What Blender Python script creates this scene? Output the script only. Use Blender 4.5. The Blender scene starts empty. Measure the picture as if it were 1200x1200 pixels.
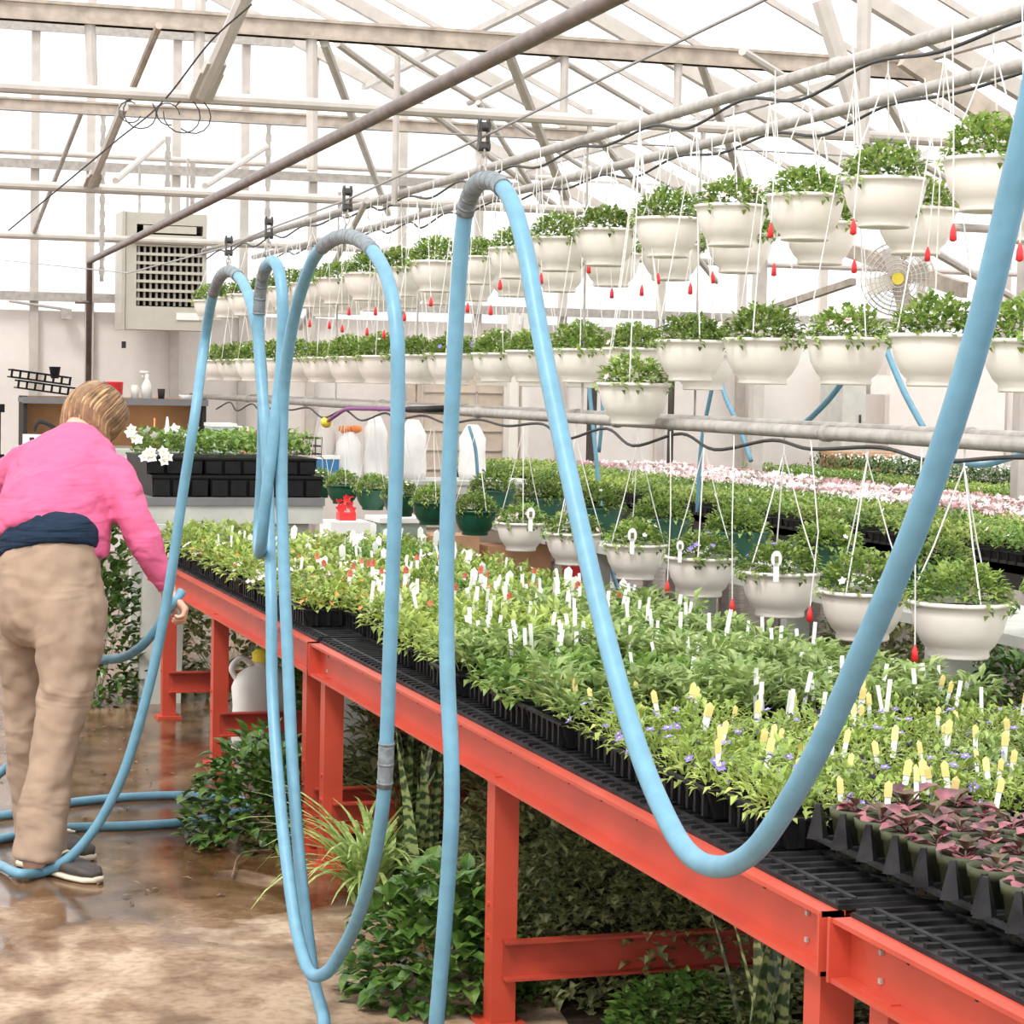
import bpy, math, random
from mathutils import Vector, Matrix
R = random.Random(7)
COL = bpy.context.scene.collection
V = Vector
# ------------------------------------------------------------------ camera
F = 2650.0
H = 1.55
_l = V((-840, 164, -F)).normalized()              # world +Y (along the benches) in camera space
_t = None
# second vanishing direction lies on the (slightly rolled) horizon
def _hz(x): return 436 + .020 * (x + 240)
lo, hi = 2000.0, 60000.0
for _ in range(80):
    mid = (lo + hi) / 2
    v2 = V((mid - 600, 600 - _hz(mid), -F))
    if v2.dot(_l) > 0: lo = mid
    else: hi = mid
_x = V((mid - 600, 600 - _hz(mid), -F)).normalized()
_u = _x.cross(_l).normalized()
RM = Matrix((_x, _l, _u))                          # camera space -> world
CAMLOC = V((0, 0, H))
cd = bpy.data.cameras.new('camera'); cam = bpy.data.objects.new('camera', cd); COL.objects.link(cam)
cam.matrix_world = Matrix.Translation(CAMLOC) @ RM.to_4x4()
cd.sensor_width = 36; cd.sensor_fit = 'HORIZONTAL'; cd.lens = F / 1200 * 36
cd.clip_start = .05; cd.clip_end = 300
bpy.context.scene.camera = cam
FWD = RM @ V((0, 0, -1)); RGT = RM @ V((1, 0, 0))
def ray(px, py): return RM @ V((px - 600, 600 - py, -F))
def atX(px, py, X): r = ray(px, py); return CAMLOC + r * (X / r.x)
def atY(px, py, Y): r = ray(px, py); return CAMLOC + r * (Y / r.y)
def atZ(px, py, Z): r = ray(px, py); return CAMLOC + r * ((Z - H) / r.z)
def atD(px, py, d): return CAMLOC + ray(px, py) * (d / F)
# ------------------------------------------------------------------ materials
def _nt(name):
    m = bpy.data.materials.new(name); m.use_nodes = True
    nt = m.node_tree; return m, nt, nt.nodes['Principled BSDF'], nt.nodes, nt.links
def mat(name, col, rough=.5, metal=0., var=.08, scale=12., bump=0., coat=0., objvar=0.):
    m, nt, b, N, L = _nt(name)
    tc = N.new('ShaderNodeTexCoord'); no = N.new('ShaderNodeTexNoise')
    no.inputs['Scale'].default_value = scale; no.inputs['Detail'].default_value = 4
    L.new(tc.outputs['Object'], no.inputs['Vector'])
    r = N.new('ShaderNodeValToRGB')
    c = V(col); r.color_ramp.elements[0].position = .3; r.color_ramp.elements[1].position = .7
    r.color_ramp.elements[0].color = (*[max(0, x * (1 - var)) for x in c], 1)
    r.color_ramp.elements[1].color = (*[min(1, x * (1 + var)) for x in c], 1)
    L.new(no.outputs['Fac'], r.inputs['Fac'])
    out = r.outputs['Color']
    if objvar:
        oi = N.new('ShaderNodeObjectInfo'); hs = N.new('ShaderNodeHueSaturation')
        mr = N.new('ShaderNodeMapRange'); mr.inputs['To Min'].default_value = 1 - objvar; mr.inputs['To Max'].default_value = 1 + objvar
        L.new(oi.outputs['Random'], mr.inputs['Value']); L.new(mr.outputs['Result'], hs.inputs['Value']); L.new(out, hs.inputs['Color'])
        out = hs.outputs['Color']
    L.new(out, b.inputs['Base Color'])
    b.inputs['Roughness'].default_value = rough; b.inputs['Metallic'].default_value = metal
    if coat: b.inputs['Coat Weight'].default_value = coat
    if bump:
        bp = N.new('ShaderNodeBump'); bp.inputs['Strength'].default_value = bump; bp.inputs['Distance'].default_value = .01
        L.new(no.outputs['Fac'], bp.inputs['Height']); L.new(bp.outputs['Normal'], b.inputs['Normal'])
    return m
def leafmat(name, c1, c2, trans=.35, rough=.45, scale=25.):
    m, nt, b, N, L = _nt(name)
    tc = N.new('ShaderNodeTexCoord'); no = N.new('ShaderNodeTexNoise')
    no.inputs['Scale'].default_value = scale; no.inputs['Detail'].default_value = 2
    L.new(tc.outputs['Object'], no.inputs['Vector'])
    r = N.new('ShaderNodeValToRGB'); r.color_ramp.elements[0].position = .35; r.color_ramp.elements[1].position = .68
    r.color_ramp.elements[0].color = (*c1, 1); r.color_ramp.elements[1].color = (*c2, 1)
    L.new(no.outputs['Fac'], r.inputs['Fac'])
    oi = N.new('ShaderNodeObjectInfo'); hs = N.new('ShaderNodeHueSaturation')
    mr = N.new('ShaderNodeMapRange'); mr.inputs['To Min'].default_value = .8; mr.inputs['To Max'].default_value = 1.22
    L.new(oi.outputs['Random'], mr.inputs['Value']); L.new(mr.outputs['Result'], hs.inputs['Value']); L.new(r.outputs['Color'], hs.inputs['Color'])
    L.new(hs.outputs['Color'], b.inputs['Base Color']); b.inputs['Roughness'].default_value = rough
    tr = N.new('ShaderNodeBsdfTranslucent'); L.new(hs.outputs['Color'], tr.inputs['Color'])
    mx = N.new('ShaderNodeMixShader'); mx.inputs['Fac'].default_value = trans
    L.new(b.outputs['BSDF'], mx.inputs[1]); L.new(tr.outputs['BSDF'], mx.inputs[2])
    L.new(mx.outputs['Shader'], N['Material Output'].inputs['Surface'])
    return m
M = {}
M['orange'] = mat('orange_paint', (.50, .062, .032), .42, 0, .10, 6, .03)
M['orange_worn'] = mat('orange_paint_worn', (.40, .05, .026), .5, 0, .25, 9, .05)
M['black'] = mat('black_plastic', (.010, .0095, .010), .5, 0, .3, 30)
M['liner'] = mat('weathered_black_liner', (.019, .018, .019), .55, 0, .7, 18, .3)
M['soil'] = mat('potting_soil', (.028, .017, .010), .95, 0, .5, 60, .6)
M['whitepot'] = mat('cream_white_plastic', (.90, .835, .75), .38, 0, .04, 7, 0, 0, .03)
M['greenpot'] = mat('dark_green_plastic', (.008, .075, .04), .35, 0, .1, 8)
M['olivepot'] = mat('olive_plastic', (.062, .07, .036), .45, 0, .12, 20, 0, 0, .15)
M['string'] = mat('white_string', (.80, .78, .74), .6)
M['galv'] = mat('galvanised_steel', (.40, .365, .33), .5, .1, .18, 22, .05)
M['white'] = mat('white_painted_steel', (.52, .47, .42), .45, 0, .10, 9, .03)
M['beige'] = mat('shade_toned_white_beam', (.42, .35, .285), .6, 0, .25, 11, .1)  # white beams; their beige shadow tone is put into the base colour
M['darkpipe'] = mat('brown_grey_pipe', (.20, .155, .135), .45, .4, .25, 14)
M['iron'] = mat('dark_iron', (.06, .055, .05), .5, .5, .3, 20)
M['wire'] = mat('steel_wire', (.30, .29, .27), .4, .6)
M['cable'] = mat('black_tubing', (.03, .028, .028), .5)
M['hose'] = mat('blue_rubber_hose', (.125, .285, .385), .42, 0, .10, 30, .06)
M['tape'] = mat('grey_duct_tape', (.16, .185, .195), .5, 0, .3, 60, .3)
M['tag'] = mat('white_plastic_tag', (.86, .86, .83), .4, 0, .02)
M['tagy'] = mat('yellow_tag', (.84, .66, .26), .4, 0, .1, 70)
M['tagr'] = mat('red_flower_tag', (.62, .16, .10), .4, 0, .4, 90)
M['red'] = mat('red_plastic', (.78, .035, .04), .35)
M['leaf_light'] = leafmat('light_green_leaf', (.20, .30, .045), (.50, .58, .16))
M['leaf_mid'] = leafmat('mid_green_leaf', (.10, .21, .03), (.31, .43, .10))
M['leaf_grey'] = leafmat('grey_green_leaf', (.16, .26, .06), (.44, .52, .20))
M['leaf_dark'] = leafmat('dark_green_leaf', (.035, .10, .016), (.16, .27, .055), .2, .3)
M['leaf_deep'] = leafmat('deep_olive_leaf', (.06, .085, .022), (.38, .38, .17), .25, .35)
M['leaf_basket'] = leafmat('basket_leaf', (.10, .20, .03), (.42, .52, .14))
M['leaf_spider'] = leafmat('striped_grass_leaf', (.20, .32, .07), (.52, .60, .25), .3, .4, 40)
M['leaf_snake'] = leafmat('banded_sword_leaf', (.05, .09, .03), (.30, .34, .13), .05, .4, 34)
M['leaf_begonia'] = leafmat('burgundy_leaf', (.09, .022, .03), (.42, .13, .15), .2, .35, 26)
M['leaf_bronze'] = leafmat('bronze_leaf', (.08, .06, .03), (.30, .19, .13), .25, .4, 30)
M['fl_white'] = mat('white_petal', (.90, .88, .84), .6, 0, .03)
M['fl_pink'] = mat('pink_petal', (.86, .50, .52), .6, 0, .2, 80)
M['fl_pale'] = mat('pale_pink_petal', (.90, .76, .76), .6, 0, .1, 80)
M['fl_purple'] = mat('violet_petal', (.22, .17, .50), .6, 0, .35, 80)
M['fl_orange'] = mat('orange_petal', (.85, .28, .08), .6, 0, .2, 80)
M['fl_yellow'] = mat('yellow_petal', (.88, .70, .22), .6, 0, .1, 80)
M['pink'] = mat('pink_knit', (.60, .105, .225), .85, 0, .06, 40, .08)
M['navy'] = mat('navy_cotton', (.011, .023, .045), .8, 0, .12, 40, .1)
M['khaki'] = mat('khaki_cotton', (.335, .235, .165), .85, 0, .07, 14, .10)
M['skin'] = mat('skin', (.66, .36, .25), .5, 0, .06, 20)
M['hair'] = mat('light_brown_hair', (.22, .115, .05), .45, 0, .5, 30)
M['shoe'] = mat('dark_taupe_suede', (.06, .05, .045), .7, 0, .2, 40)
M['sole'] = mat('cream_rubber', (.66, .58, .44), .6)
M['heater'] = mat('cream_enamel', (.50, .46, .39), .45, 0, .04)
M['dark'] = mat('dark_interior', (.035, .03, .028), .7)
M['ply'] = mat('orange_plywood', (.56, .27, .11), .6, 0, .15, 5)
M['greyboard'] = mat('grey_board', (.17, .165, .17), .55)
M['palegrey'] = mat('pale_grey_plank', (.52, .52, .47), .6, 0, .1, 8, .08)
M['card'] = mat('cardboard', (.58, .33, .19), .8, 0, .08)
M['fabric_white'] = mat('white_cloth', (.84, .82, .80), .8, 0, .05, 8, .1)
M['pale_plastic'] = mat('translucent_white_plastic', (.74, .71, .65), .4, 0, .05)
M['paleblue'] = mat('clear_bluish_plastic', (.55, .66, .68), .3)
M['blue'] = mat('blue_plastic', (.05, .20, .42), .4)
M['mesh'] = mat('beige_block', (.56, .46, .37), .8, 0, .12, 8)
M['palewall'] = mat('pale_beige_panel', (.74, .68, .63), .6, 0, .03)
M['purple'] = mat('purple_metal', (.22, .03, .22), .35)
M['yellow'] = mat('yellow_plastic', (.86, .68, .06), .4)
M['greytub'] = mat('grey_green_tub', (.30, .38, .31), .5)
def glazing(name, col, transp, transl):
    m, nt, b, N, L = _nt(name)
    b.inputs['Base Color'].default_value = (*col, 1); b.inputs['Roughness'].default_value = .35
    t = N.new('ShaderNodeBsdfTransparent'); t.inputs['Color'].default_value = (1, 1, 1, 1)
    l = N.new('ShaderNodeBsdfTranslucent'); l.inputs['Color'].default_value = (*col, 1)
    m1 = N.new('ShaderNodeMixShader'); m1.inputs['Fac'].default_value = transl
    m2 = N.new('ShaderNodeMixShader'); m2.inputs['Fac'].default_value = transp
    L.new(b.outputs['BSDF'], m1.inputs[1]); L.new(l.outputs['BSDF'], m1.inputs[2])
    L.new(m1.outputs['Shader'], m2.inputs[1]); L.new(t.outputs['BSDF'], m2.inputs[2])
    L.new(m2.outputs['Shader'], N['Material Output'].inputs['Surface'])
    return m
M['glaze'] = glazing('roof_glazing', (.95, .96, .97), .80, .6)
M['poly'] = glazing('wall_polycarbonate', (.93, .92, .92), .12, .62)
def floormat():
    m, nt, b, N, L = _nt('wet_tan_concrete')
    tc = N.new('ShaderNodeTexCoord')
    def noise(s, d=6, vec=None, dist=0.):
        n = N.new('ShaderNodeTexNoise'); n.inputs['Scale'].default_value = s; n.inputs['Detail'].default_value = d
        n.inputs['Distortion'].default_value = dist
        L.new(vec or tc.outputs['Object'], n.inputs['Vector']); return n
    mp = N.new('ShaderNodeMapping'); mp.inputs['Scale'].default_value = (1.2, .9, 1)
    L.new(tc.outputs['Object'], mp.inputs['Vector'])
    n1 = noise(2.2, 8, mp.outputs['Vector'], .6); n2 = noise(38, 5); n3 = noise(1.5, 5, mp.outputs['Vector'], .8)
    r1 = N.new('ShaderNodeValToRGB'); e = r1.color_ramp.elements
    e[0].position = .34; e[0].color = (.20, .125, .068, 1); e[1].position = .62; e[1].color = (.50, .375, .265, 1)
    k = r1.color_ramp.elements.new(.50); k.color = (.37, .255, .165, 1)
    L.new(n1.outputs['Fac'], r1.inputs['Fac'])
    # wetness: grows along the aisle with a ragged edge
    sx = N.new('ShaderNodeSeparateXYZ'); L.new(tc.outputs['Object'], sx.inputs['Vector'])
    mr = N.new('ShaderNodeMapRange'); mr.inputs['From Min'].default_value = 5.4; mr.inputs['From Max'].default_value = 7.4
    mr.inputs['To Min'].default_value = -.18; mr.inputs['To Max'].default_value = .30
    L.new(sx.outputs['Y'], mr.inputs['Value'])
    ad = N.new('ShaderNodeMath'); ad.operation = 'ADD'; L.new(n3.outputs['Fac'], ad.inputs[0]); L.new(mr.outputs['Result'], ad.inputs[1])
    wr = N.new('ShaderNodeValToRGB'); wr.color_ramp.elements[0].position = .50; wr.color_ramp.elements[1].position = .60
    L.new(ad.outputs['Value'], wr.inputs['Fac'])
    mxc = N.new('ShaderNodeMix'); mxc.data_type = 'RGBA'; mxc.blend_type = 'MULTIPLY'
    L.new(wr.outputs['Color'], mxc.inputs['Factor']); L.new(r1.outputs['Color'], mxc.inputs['A']); mxc.inputs['B'].default_value = (.50, .40, .31, 1)
    r2 = N.new('ShaderNodeValToRGB'); r2.color_ramp.elements[0].position = .35; r2.color_ramp.elements[0].color = (.62, .6, .58, 1); r2.color_ramp.elements[1].position = .55; r2.color_ramp.elements[1].color = (1, 1, 1, 1)
    L.new(n2.outputs['Fac'], r2.inputs['Fac'])
    mx2 = N.new('ShaderNodeMix'); mx2.data_type = 'RGBA'; mx2.blend_type = 'MULTIPLY'; mx2.inputs['Factor'].default_value = .7
    L.new(mxc.outputs['Result'], mx2.inputs['A']); L.new(r2.outputs['Color'], mx2.inputs['B'])
    n5 = noise(5.5, 9, mp.outputs['Vector'], .15); r5 = N.new('ShaderNodeValToRGB'); r5.color_ramp.elements[0].position = .40; r5.color_ramp.elements[0].color = (.50, .40, .32, 1); r5.color_ramp.elements[1].position = .54; r5.color_ramp.elements[1].color = (1, 1, 1, 1)
    L.new(n5.outputs['Fac'], r5.inputs['Fac']); mx5 = N.new('ShaderNodeMix'); mx5.data_type = 'RGBA'; mx5.blend_type = 'MULTIPLY'; mx5.inputs['Factor'].default_value = .85
    L.new(mx2.outputs['Result'], mx5.inputs['A']); L.new(r5.outputs['Color'], mx5.inputs['B'])
    L.new(mx5.outputs['Result'], b.inputs['Base Color'])
    rr = N.new('ShaderNodeMapRange'); rr.inputs['To Min'].default_value = .75; rr.inputs['To Max'].default_value = .06
    n4 = noise(7, 6, None, .5); m4 = N.new('ShaderNodeMath'); m4.operation = 'MULTIPLY'; m4.inputs[1].default_value = .30; L.new(n4.outputs['Fac'], m4.inputs[0])
    L.new(m4.outputs['Value'], rr.inputs['To Max'])
    L.new(wr.outputs['Color'], rr.inputs['Value']); L.new(rr.outputs['Result'], b.inputs['Roughness'])
    b.inputs['Specular IOR Level'].default_value = .5
    bp = N.new('ShaderNodeBump'); bp.inputs['Distance'].default_value = .006
    iv = N.new('ShaderNodeMapRange'); iv.inputs['To Min'].default_value = .5; iv.inputs['To Max'].default_value = .06
    L.new(wr.outputs['Color'], iv.inputs['Value']); L.new(iv.outputs['Result'], bp.inputs['Strength'])
    L.new(n2.outputs['Fac'], bp.inputs['Height']); L.new(bp.outputs['Normal'], b.inputs['Normal'])
    return m
M['floor'] = floormat()
def foldbump(m, scl, dist, st):
    nt = m.node_tree; N = nt.nodes; L = nt.links; b = N['Principled BSDF']
    tc = N.new('ShaderNodeTexCoord'); mp = N.new('ShaderNodeMapping'); mp.inputs['Scale'].default_value = scl; mp.inputs['Rotation'].default_value = (.2, .35, 0)
    no = N.new('ShaderNodeTexNoise'); no.inputs['Scale'].default_value = 3.2; no.inputs['Detail'].default_value = 2; no.inputs['Distortion'].default_value = .8
    L.new(tc.outputs['Object'], mp.inputs['Vector']); L.new(mp.outputs['Vector'], no.inputs['Vector'])
    bp = N.new('ShaderNodeBump'); bp.inputs['Strength'].default_value = st; bp.inputs['Distance'].default_value = dist
    L.new(no.outputs['Fac'], bp.inputs['Height']); L.new(bp.outputs['Normal'], b.inputs['Normal'])
foldbump(M['khaki'], (1.2, 1.2, 2.6), .05, .45); foldbump(M['pink'], (1.5, 1.5, 4), .04, .6); foldbump(M['navy'], (1, 1, 9), .03, .8)
def bandmat():
    m, nt, b, N, L = _nt('banded_leaf'); tc = N.new('ShaderNodeTexCoord'); wv = N.new('ShaderNodeTexWave')
    wv.bands_direction = 'Z'; wv.inputs['Scale'].default_value = 9; wv.inputs['Distortion'].default_value = 7; wv.inputs['Detail'].default_value = 3; wv.inputs['Detail Scale'].default_value = 3
    L.new(tc.outputs['Object'], wv.inputs['Vector']); r = N.new('ShaderNodeValToRGB'); r.color_ramp.elements[0].color = (.045, .085, .03, 1); r.color_ramp.elements[1].color = (.33, .38, .15, 1)
    r.color_ramp.elements[0].position = .3; r.color_ramp.elements[1].position = .8
    L.new(wv.outputs['Fac'], r.inputs['Fac']); L.new(r.outputs['Color'], b.inputs['Base Color']); b.inputs['Roughness'].default_value = .4; return m
M['leaf_snake'] = bandmat()
for k_ in ('black', 'liner', 'navy', 'soil', 'dark', 'olivepot'): M[k_].node_tree.nodes['Principled BSDF'].inputs['Specular IOR Level'].default_value = .18
# ------------------------------------------------------------------ mesh builder
class MB:
    def __init__(s): s.v = []; s.f = []; s.m = []
    def add(s, vs, fs, mi=0):
        o = len(s.v); s.v += [tuple(p) for p in vs]
        s.f += [tuple(i + o for i in f) for f in fs]; s.m += [mi] * len(fs)
    def box(s, c, d, mi=0, rz=0., rot=None, taper=1.):
        m = rot if rot is not None else Matrix.Rotation(rz, 3, 'Z')
        c = V(c); vs = []
        for z in (-.5, .5):
            t = taper if z < 0 else 1.
            for x, y in ((-.5, -.5), (.5, -.5), (.5, .5), (-.5, .5)):
                vs.append(c + m @ V((x * d[0] * t, y * d[1] * t, z * d[2])))
        s.add(vs, [(3, 2, 1, 0), (4, 5, 6, 7), (0, 1, 5, 4), (1, 2, 6, 5), (2, 3, 7, 6), (3, 0, 4, 7)], mi)
    def tube(s, pts, r, n=8, mi=0, caps=True, closed=False):
        pts = [V(p) for p in pts]; k = len(pts)
        rs = r if isinstance(r, (list, tuple)) else [r] * k
        up = None; vs = []
        for i, p in enumerate(pts):
            t = (pts[min(i + 1, k - 1)] - pts[max(i - 1, 0)])
            if t.length < 1e-9: t = V((0, 0, 1))
            t.normalize()
            if up is None:
                up = V((0, 0, 1)) if abs(t.z) < .9 else V((1, 0, 0))
            a = (up - t * up.dot(t))
            if a.length < 1e-6: a = t.orthogonal()
            a.normalize(); b = t.cross(a); up = a
            for j in range(n):
                g = 2 * math.pi * j / n
                vs.append(p + (a * math.cos(g) + b * math.sin(g)) * rs[i])
        fs = [(i * n + j, i * n + (j + 1) % n, (i + 1) * n + (j + 1) % n, (i + 1) * n + j) for i in range(k - 1) for j in range(n)]
        if caps: fs += [tuple(range(n))[::-1], tuple((k - 1) * n + j for j in range(n))]
        s.add(vs, fs, mi)
    def bar(s, p0, p1, w, h, mi=0, up=(0, 0, 1)):
        p0 = V(p0); p1 = V(p1); t = (p1 - p0); L = t.length; t.normalize()
        up = V(up); b = t.cross(up)
        if b.length < 1e-4: b = t.cross(V((0, 1, 0)))
        b.normalize(); a = b.cross(t).normalized()
        rot = Matrix((b, t, a)).transposed()
        s.box((p0 + p1) / 2, (w, L, h), mi, rot=rot)
    def lathe(s, prof, c=(0, 0, 0), n=24, mi=0, sx=1., sy=1., capb=True, capt=False):
        c = V(c); vs = []
        for r, z in prof:
            for j in range(n):
                g = 2 * math.pi * j / n
                vs.append(c + V((r * math.cos(g) * sx, r * math.sin(g) * sy, z)))
        k = len(prof)
        fs = [(i * n + j, i * n + (j + 1) % n, (i + 1) * n + (j + 1) % n, (i + 1) * n + j) for i in range(k - 1) for j in range(n)]
        if capb: fs.append(tuple(range(n))[::-1])
        if capt: fs.append(tuple((k - 1) * n + j for j in range(n)))
        s.add(vs, fs, mi)
    def leaf(s, p, d, L, W, mi=0, droop=.3, fold=.18, big=False):
        p = V(p); d = V(d).normalized()
        sd = d.cross(V((0, 0, 1)))
        if sd.length < 1e-3: sd = V((1, 0, 0))
        sd.normalize(); up = sd.cross(d).normalized()
        if not big:
            m = p + d * L * .5; t = p + d * L * .97 - up * L * droop
            s.add([p, m + sd * W / 2 + up * W * fold, m - up * W * .02, m - sd * W / 2 + up * W * fold, t],
                  [(0, 1, 2), (0, 2, 3), (1, 4, 2), (2, 4, 3)], mi)
        else:
            a = p + d * L * .28; m = p + d * L * .6 - up * L * droop * .25; t = p + d * L * .97 - up * L * droop
            s.add([p, a + sd * W * .46 + up * W * fold, a, a - sd * W * .46 + up * W * fold,
                   m + sd * W * .42 + up * W * fold * .8, m, m - sd * W * .42 + up * W * fold * .8, t],
                  [(0, 1, 2), (0, 2, 3), (1, 4, 5, 2), (2, 5, 6, 3), (4, 7, 5), (5, 7, 6)], mi)
    def blade(s, p, az, L, W, arch=1., mi=0, n=6, lean=.5):
        p = V(p); h = V((math.cos(az), math.sin(az), 0)); sd = V((-math.sin(az), math.cos(az), 0))
        vs = []; q = p.copy(); ang = math.pi / 2 - lean * .4
        for i in range(n + 1):
            t = i / n; w = W * (1 - t ** 2.2) * .5 + .0006
            vs += [q + sd * w, q - h * w * .3, q - sd * w]
            ang -= arch * 1.6 / n
            q = q + (h * math.cos(ang) + V((0, 0, 1)) * math.sin(ang)) * L / n
        fs = []
        for i in range(n):
            fs += [(3 * i, 3 * i + 1, 3 * i + 4, 3 * i + 3), (3 * i + 1, 3 * i + 2, 3 * i + 5, 3 * i + 4)]
        s.add(vs, fs, mi)
    def flower(s, p, nrm, r, mi=0, mc=None, k=5):
        p = V(p); nrm = V(nrm).normalized(); a = nrm.orthogonal().normalized(); b = nrm.cross(a)
        vs = [p]; 
        for j in range(2 * k):
            g = math.pi * j / k + .3; rr = r if j % 2 == 0 else r * .62
            vs.append(p + (a * math.cos(g) + b * math.sin(g)) * rr + nrm * r * .22 * (1 if j % 2 == 0 else .4))
        s.add(vs, [(0, 1 + j, 1 + (j + 1) % (2 * k)) for j in range(2 * k)], mi)
        if mc is not None:
            c = p + nrm * r * .2
            s.add([c + a * r * .25, c + b * r * .25, c - a * r * .25, c - b * r * .25, c + nrm * r * .15], [(0, 1, 4), (1, 2, 4), (2, 3, 4), (3, 0, 4)], mc)
    def mesh(s, name, mats, smooth=False):
        me = bpy.data.meshes.new(name); me.from_pydata(s.v, [], s.f)
        for m in (mats if isinstance(mats, (list, tuple)) else [mats]): me.materials.append(m)
        me.polygons.foreach_set('material_index', s.m)
        if smooth: me.polygons.foreach_set('use_smooth', [True] * len(s.f))
        me.update(); return me
    def build(s, name, mats, parent=None, smooth=False, loc=None):
        return link(name, s.mesh(name, mats, smooth), parent, loc)
def link(name, me, parent=None, loc=None, rz=0., sc=None):
    o = bpy.data.objects.new(name, me); COL.objects.link(o)
    if parent: o.parent = parent
    if loc is not None: o.location = loc
    if rz: o.rotation_euler = (0, 0, rz)
    if sc is not None: o.scale = (sc, sc, sc) if not isinstance(sc, (tuple, list)) else sc
    return o
def tag(o, label, cat, group=None, kind=None):
    o['label'] = label; o['category'] = cat
    if group: o['group'] = group
    if kind: o['kind'] = kind
    return o
def thing(name, loc, label, cat, group=None, rz=0.):
    o = link(name, None, None, loc, rz); o.empty_display_size = .05
    return tag(o, label, cat, group)
def struct(o): o['kind'] = 'structure'; return o
def dup(o, loc=None, rz=None, label=None, group=None, sc=None):
    c = o.copy(); COL.objects.link(c)
    if loc is not None: c.location = loc
    if rz is not None: c.rotation_euler = (0, 0, rz)
    if sc is not None: c.scale = (sc, sc, sc)
    if label: c['label'] = label
    if group: c['group'] = group
    def kids(src, dst):
        for ch in src.children:
            d = ch.copy(); COL.objects.link(d); d.parent = dst; kids(ch, d)
    kids(o, c); return c
def spline(pts, per=10):
    pts = [V(p) for p in pts]; P = [pts[0] * 2 - pts[1]] + pts + [pts[-1] * 2 - pts[-2]]; out = []
    for i in range(1, len(P) - 2):
        p0, p1, p2, p3 = P[i - 1:i + 3]
        def tj(a, b): return max((b - a).length, 1e-6) ** .5
        t0 = 0; t1 = t0 + tj(p0, p1); t2 = t1 + tj(p1, p2); t3 = t2 + tj(p2, p3)
        for k in range(per):
            t = t1 + (t2 - t1) * k / per
            A1 = p0 * ((t1 - t) / (t1 - t0)) + p1 * ((t - t0) / (t1 - t0)); A2 = p1 * ((t2 - t) / (t2 - t1)) + p2 * ((t - t1) / (t2 - t1))
            A3 = p2 * ((t3 - t) / (t3 - t2)) + p3 * ((t - t2) / (t3 - t2))
            B1 = A1 * ((t2 - t) / (t2 - t0)) + A2 * ((t - t0) / (t2 - t0)); B2 = A2 * ((t3 - t) / (t3 - t1)) + A3 * ((t - t1) / (t3 - t1))
            out.append(B1 * ((t2 - t) / (t2 - t1)) + B2 * ((t - t1) / (t2 - t1)))
    out.append(pts[-1]); return out
ORD = ('first second third fourth fifth sixth seventh eighth ninth tenth eleventh twelfth thirteenth fourteenth fifteenth sixteenth seventeenth eighteenth nineteenth twentieth '
       'twenty-first twenty-second twenty-third twenty-fourth twenty-fifth twenty-sixth twenty-seventh twenty-eighth twenty-ninth thirtieth thirty-first thirty-second thirty-third thirty-fourth thirty-fifth thirty-sixth').split()
# ------------------------------------------------------------------ world and light
sc = bpy.context.scene
w = bpy.data.worlds.new('sky'); sc.world = w; w.use_nodes = True
bg = w.node_tree.nodes['Background']; bg.inputs['Color'].default_value = (.96, .98, 1.0, 1); bg.inputs['Strength'].default_value = 1.9
sl = bpy.data.lights.new('sun', 'SUN'); sl.energy = 3.0; sl.angle = math.radians(14); sl.color = (1, .97, .92)
so = bpy.data.objects.new('sun', sl); COL.objects.link(so)
so.rotation_euler = V((.50, .52, -1.0)).to_track_quat('-Z', 'Y').to_euler()
sc.view_settings.view_transform = 'Standard'; sc.view_settings.look = 'None'; sc.view_settings.gamma = 1
sc.view_settings.exposure = .15; sc.view_settings.use_curve_mapping = False
# ------------------------------------------------------------------ shell
YW = 20.5; XL = -4.; XR = 14.5
b = MB(); b.add([(XL, -3, 0), (XR, -3, 0), (XR, YW, 0), (XL, YW, 0)], [(0, 1, 2, 3)])
struct(b.build('floor', M['floor']))
b = MB()
# soil bed below the benches, a little mounded
nx, ny = 24, 60; vs = []
for j in range(ny + 1):
    for i in range(nx + 1):
        X = 1.80 + i * 3.6 / nx; Y = -1 + j * 10.9 / ny
        e = min(i, nx - i, j, ny - j, 2) / 2
        vs.append((X + (.03 * math.sin(j * 1.3) if e < 1 else 0), Y, .004 + e * (.02 + .012 * R.random())))
b.add(vs, [(j * (nx + 1) + i, j * (nx + 1) + i + 1, (j + 1) * (nx + 1) + i + 1, (j + 1) * (nx + 1) + i) for j in range(ny) for i in range(nx)])
o = b.build('soil_bed', M['soil'], smooth=True); struct(o)
def zr(X):                                   # roof height
    if X <= 2: return 2.9 + (X + 4) / 6 * 2.9
    if X <= 8: return 5.8 - (X - 2) / 6 * 2.8
    return 3.0 + (X - 8) / 6.5 * 2.6
b = MB(); b.box(((XL + XR) / 2, YW + .02, 1.2), (XR - XL, .04, 2.4), 0)
for a, c in ((XL, 2), (2, 8), (8, XR)):
    b.add([(a, YW, 2.4), (c, YW, 2.4), (c, YW, zr(c)), (a, YW, zr(a))], [(0, 1, 2, 3)])
struct(b.build('wall_back', M['poly']))
for nm, X in (('wall_left', XL), ('wall_right', XR)):
    b = MB(); b.box((X, (YW - 3) / 2, zr(X) / 2), (.04, YW + 3, zr(X))); struct(b.build(nm, M['poly']))
b = MB()
for a, c in ((XL, 2), (2, 8), (8, XR)):
    b.add([(a, -3, zr(a)), (c, -3, zr(c)), (c, YW, zr(c)), (a, YW, zr(a))], [(0, 1, 2, 3)])
struct(b.build('ceiling', M['glaze']))
trims = []
PW = M['palewall']
def trim(pb, m):
    trims.append(1); return struct(pb.build('trim_%d' % len(trims), m))
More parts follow.
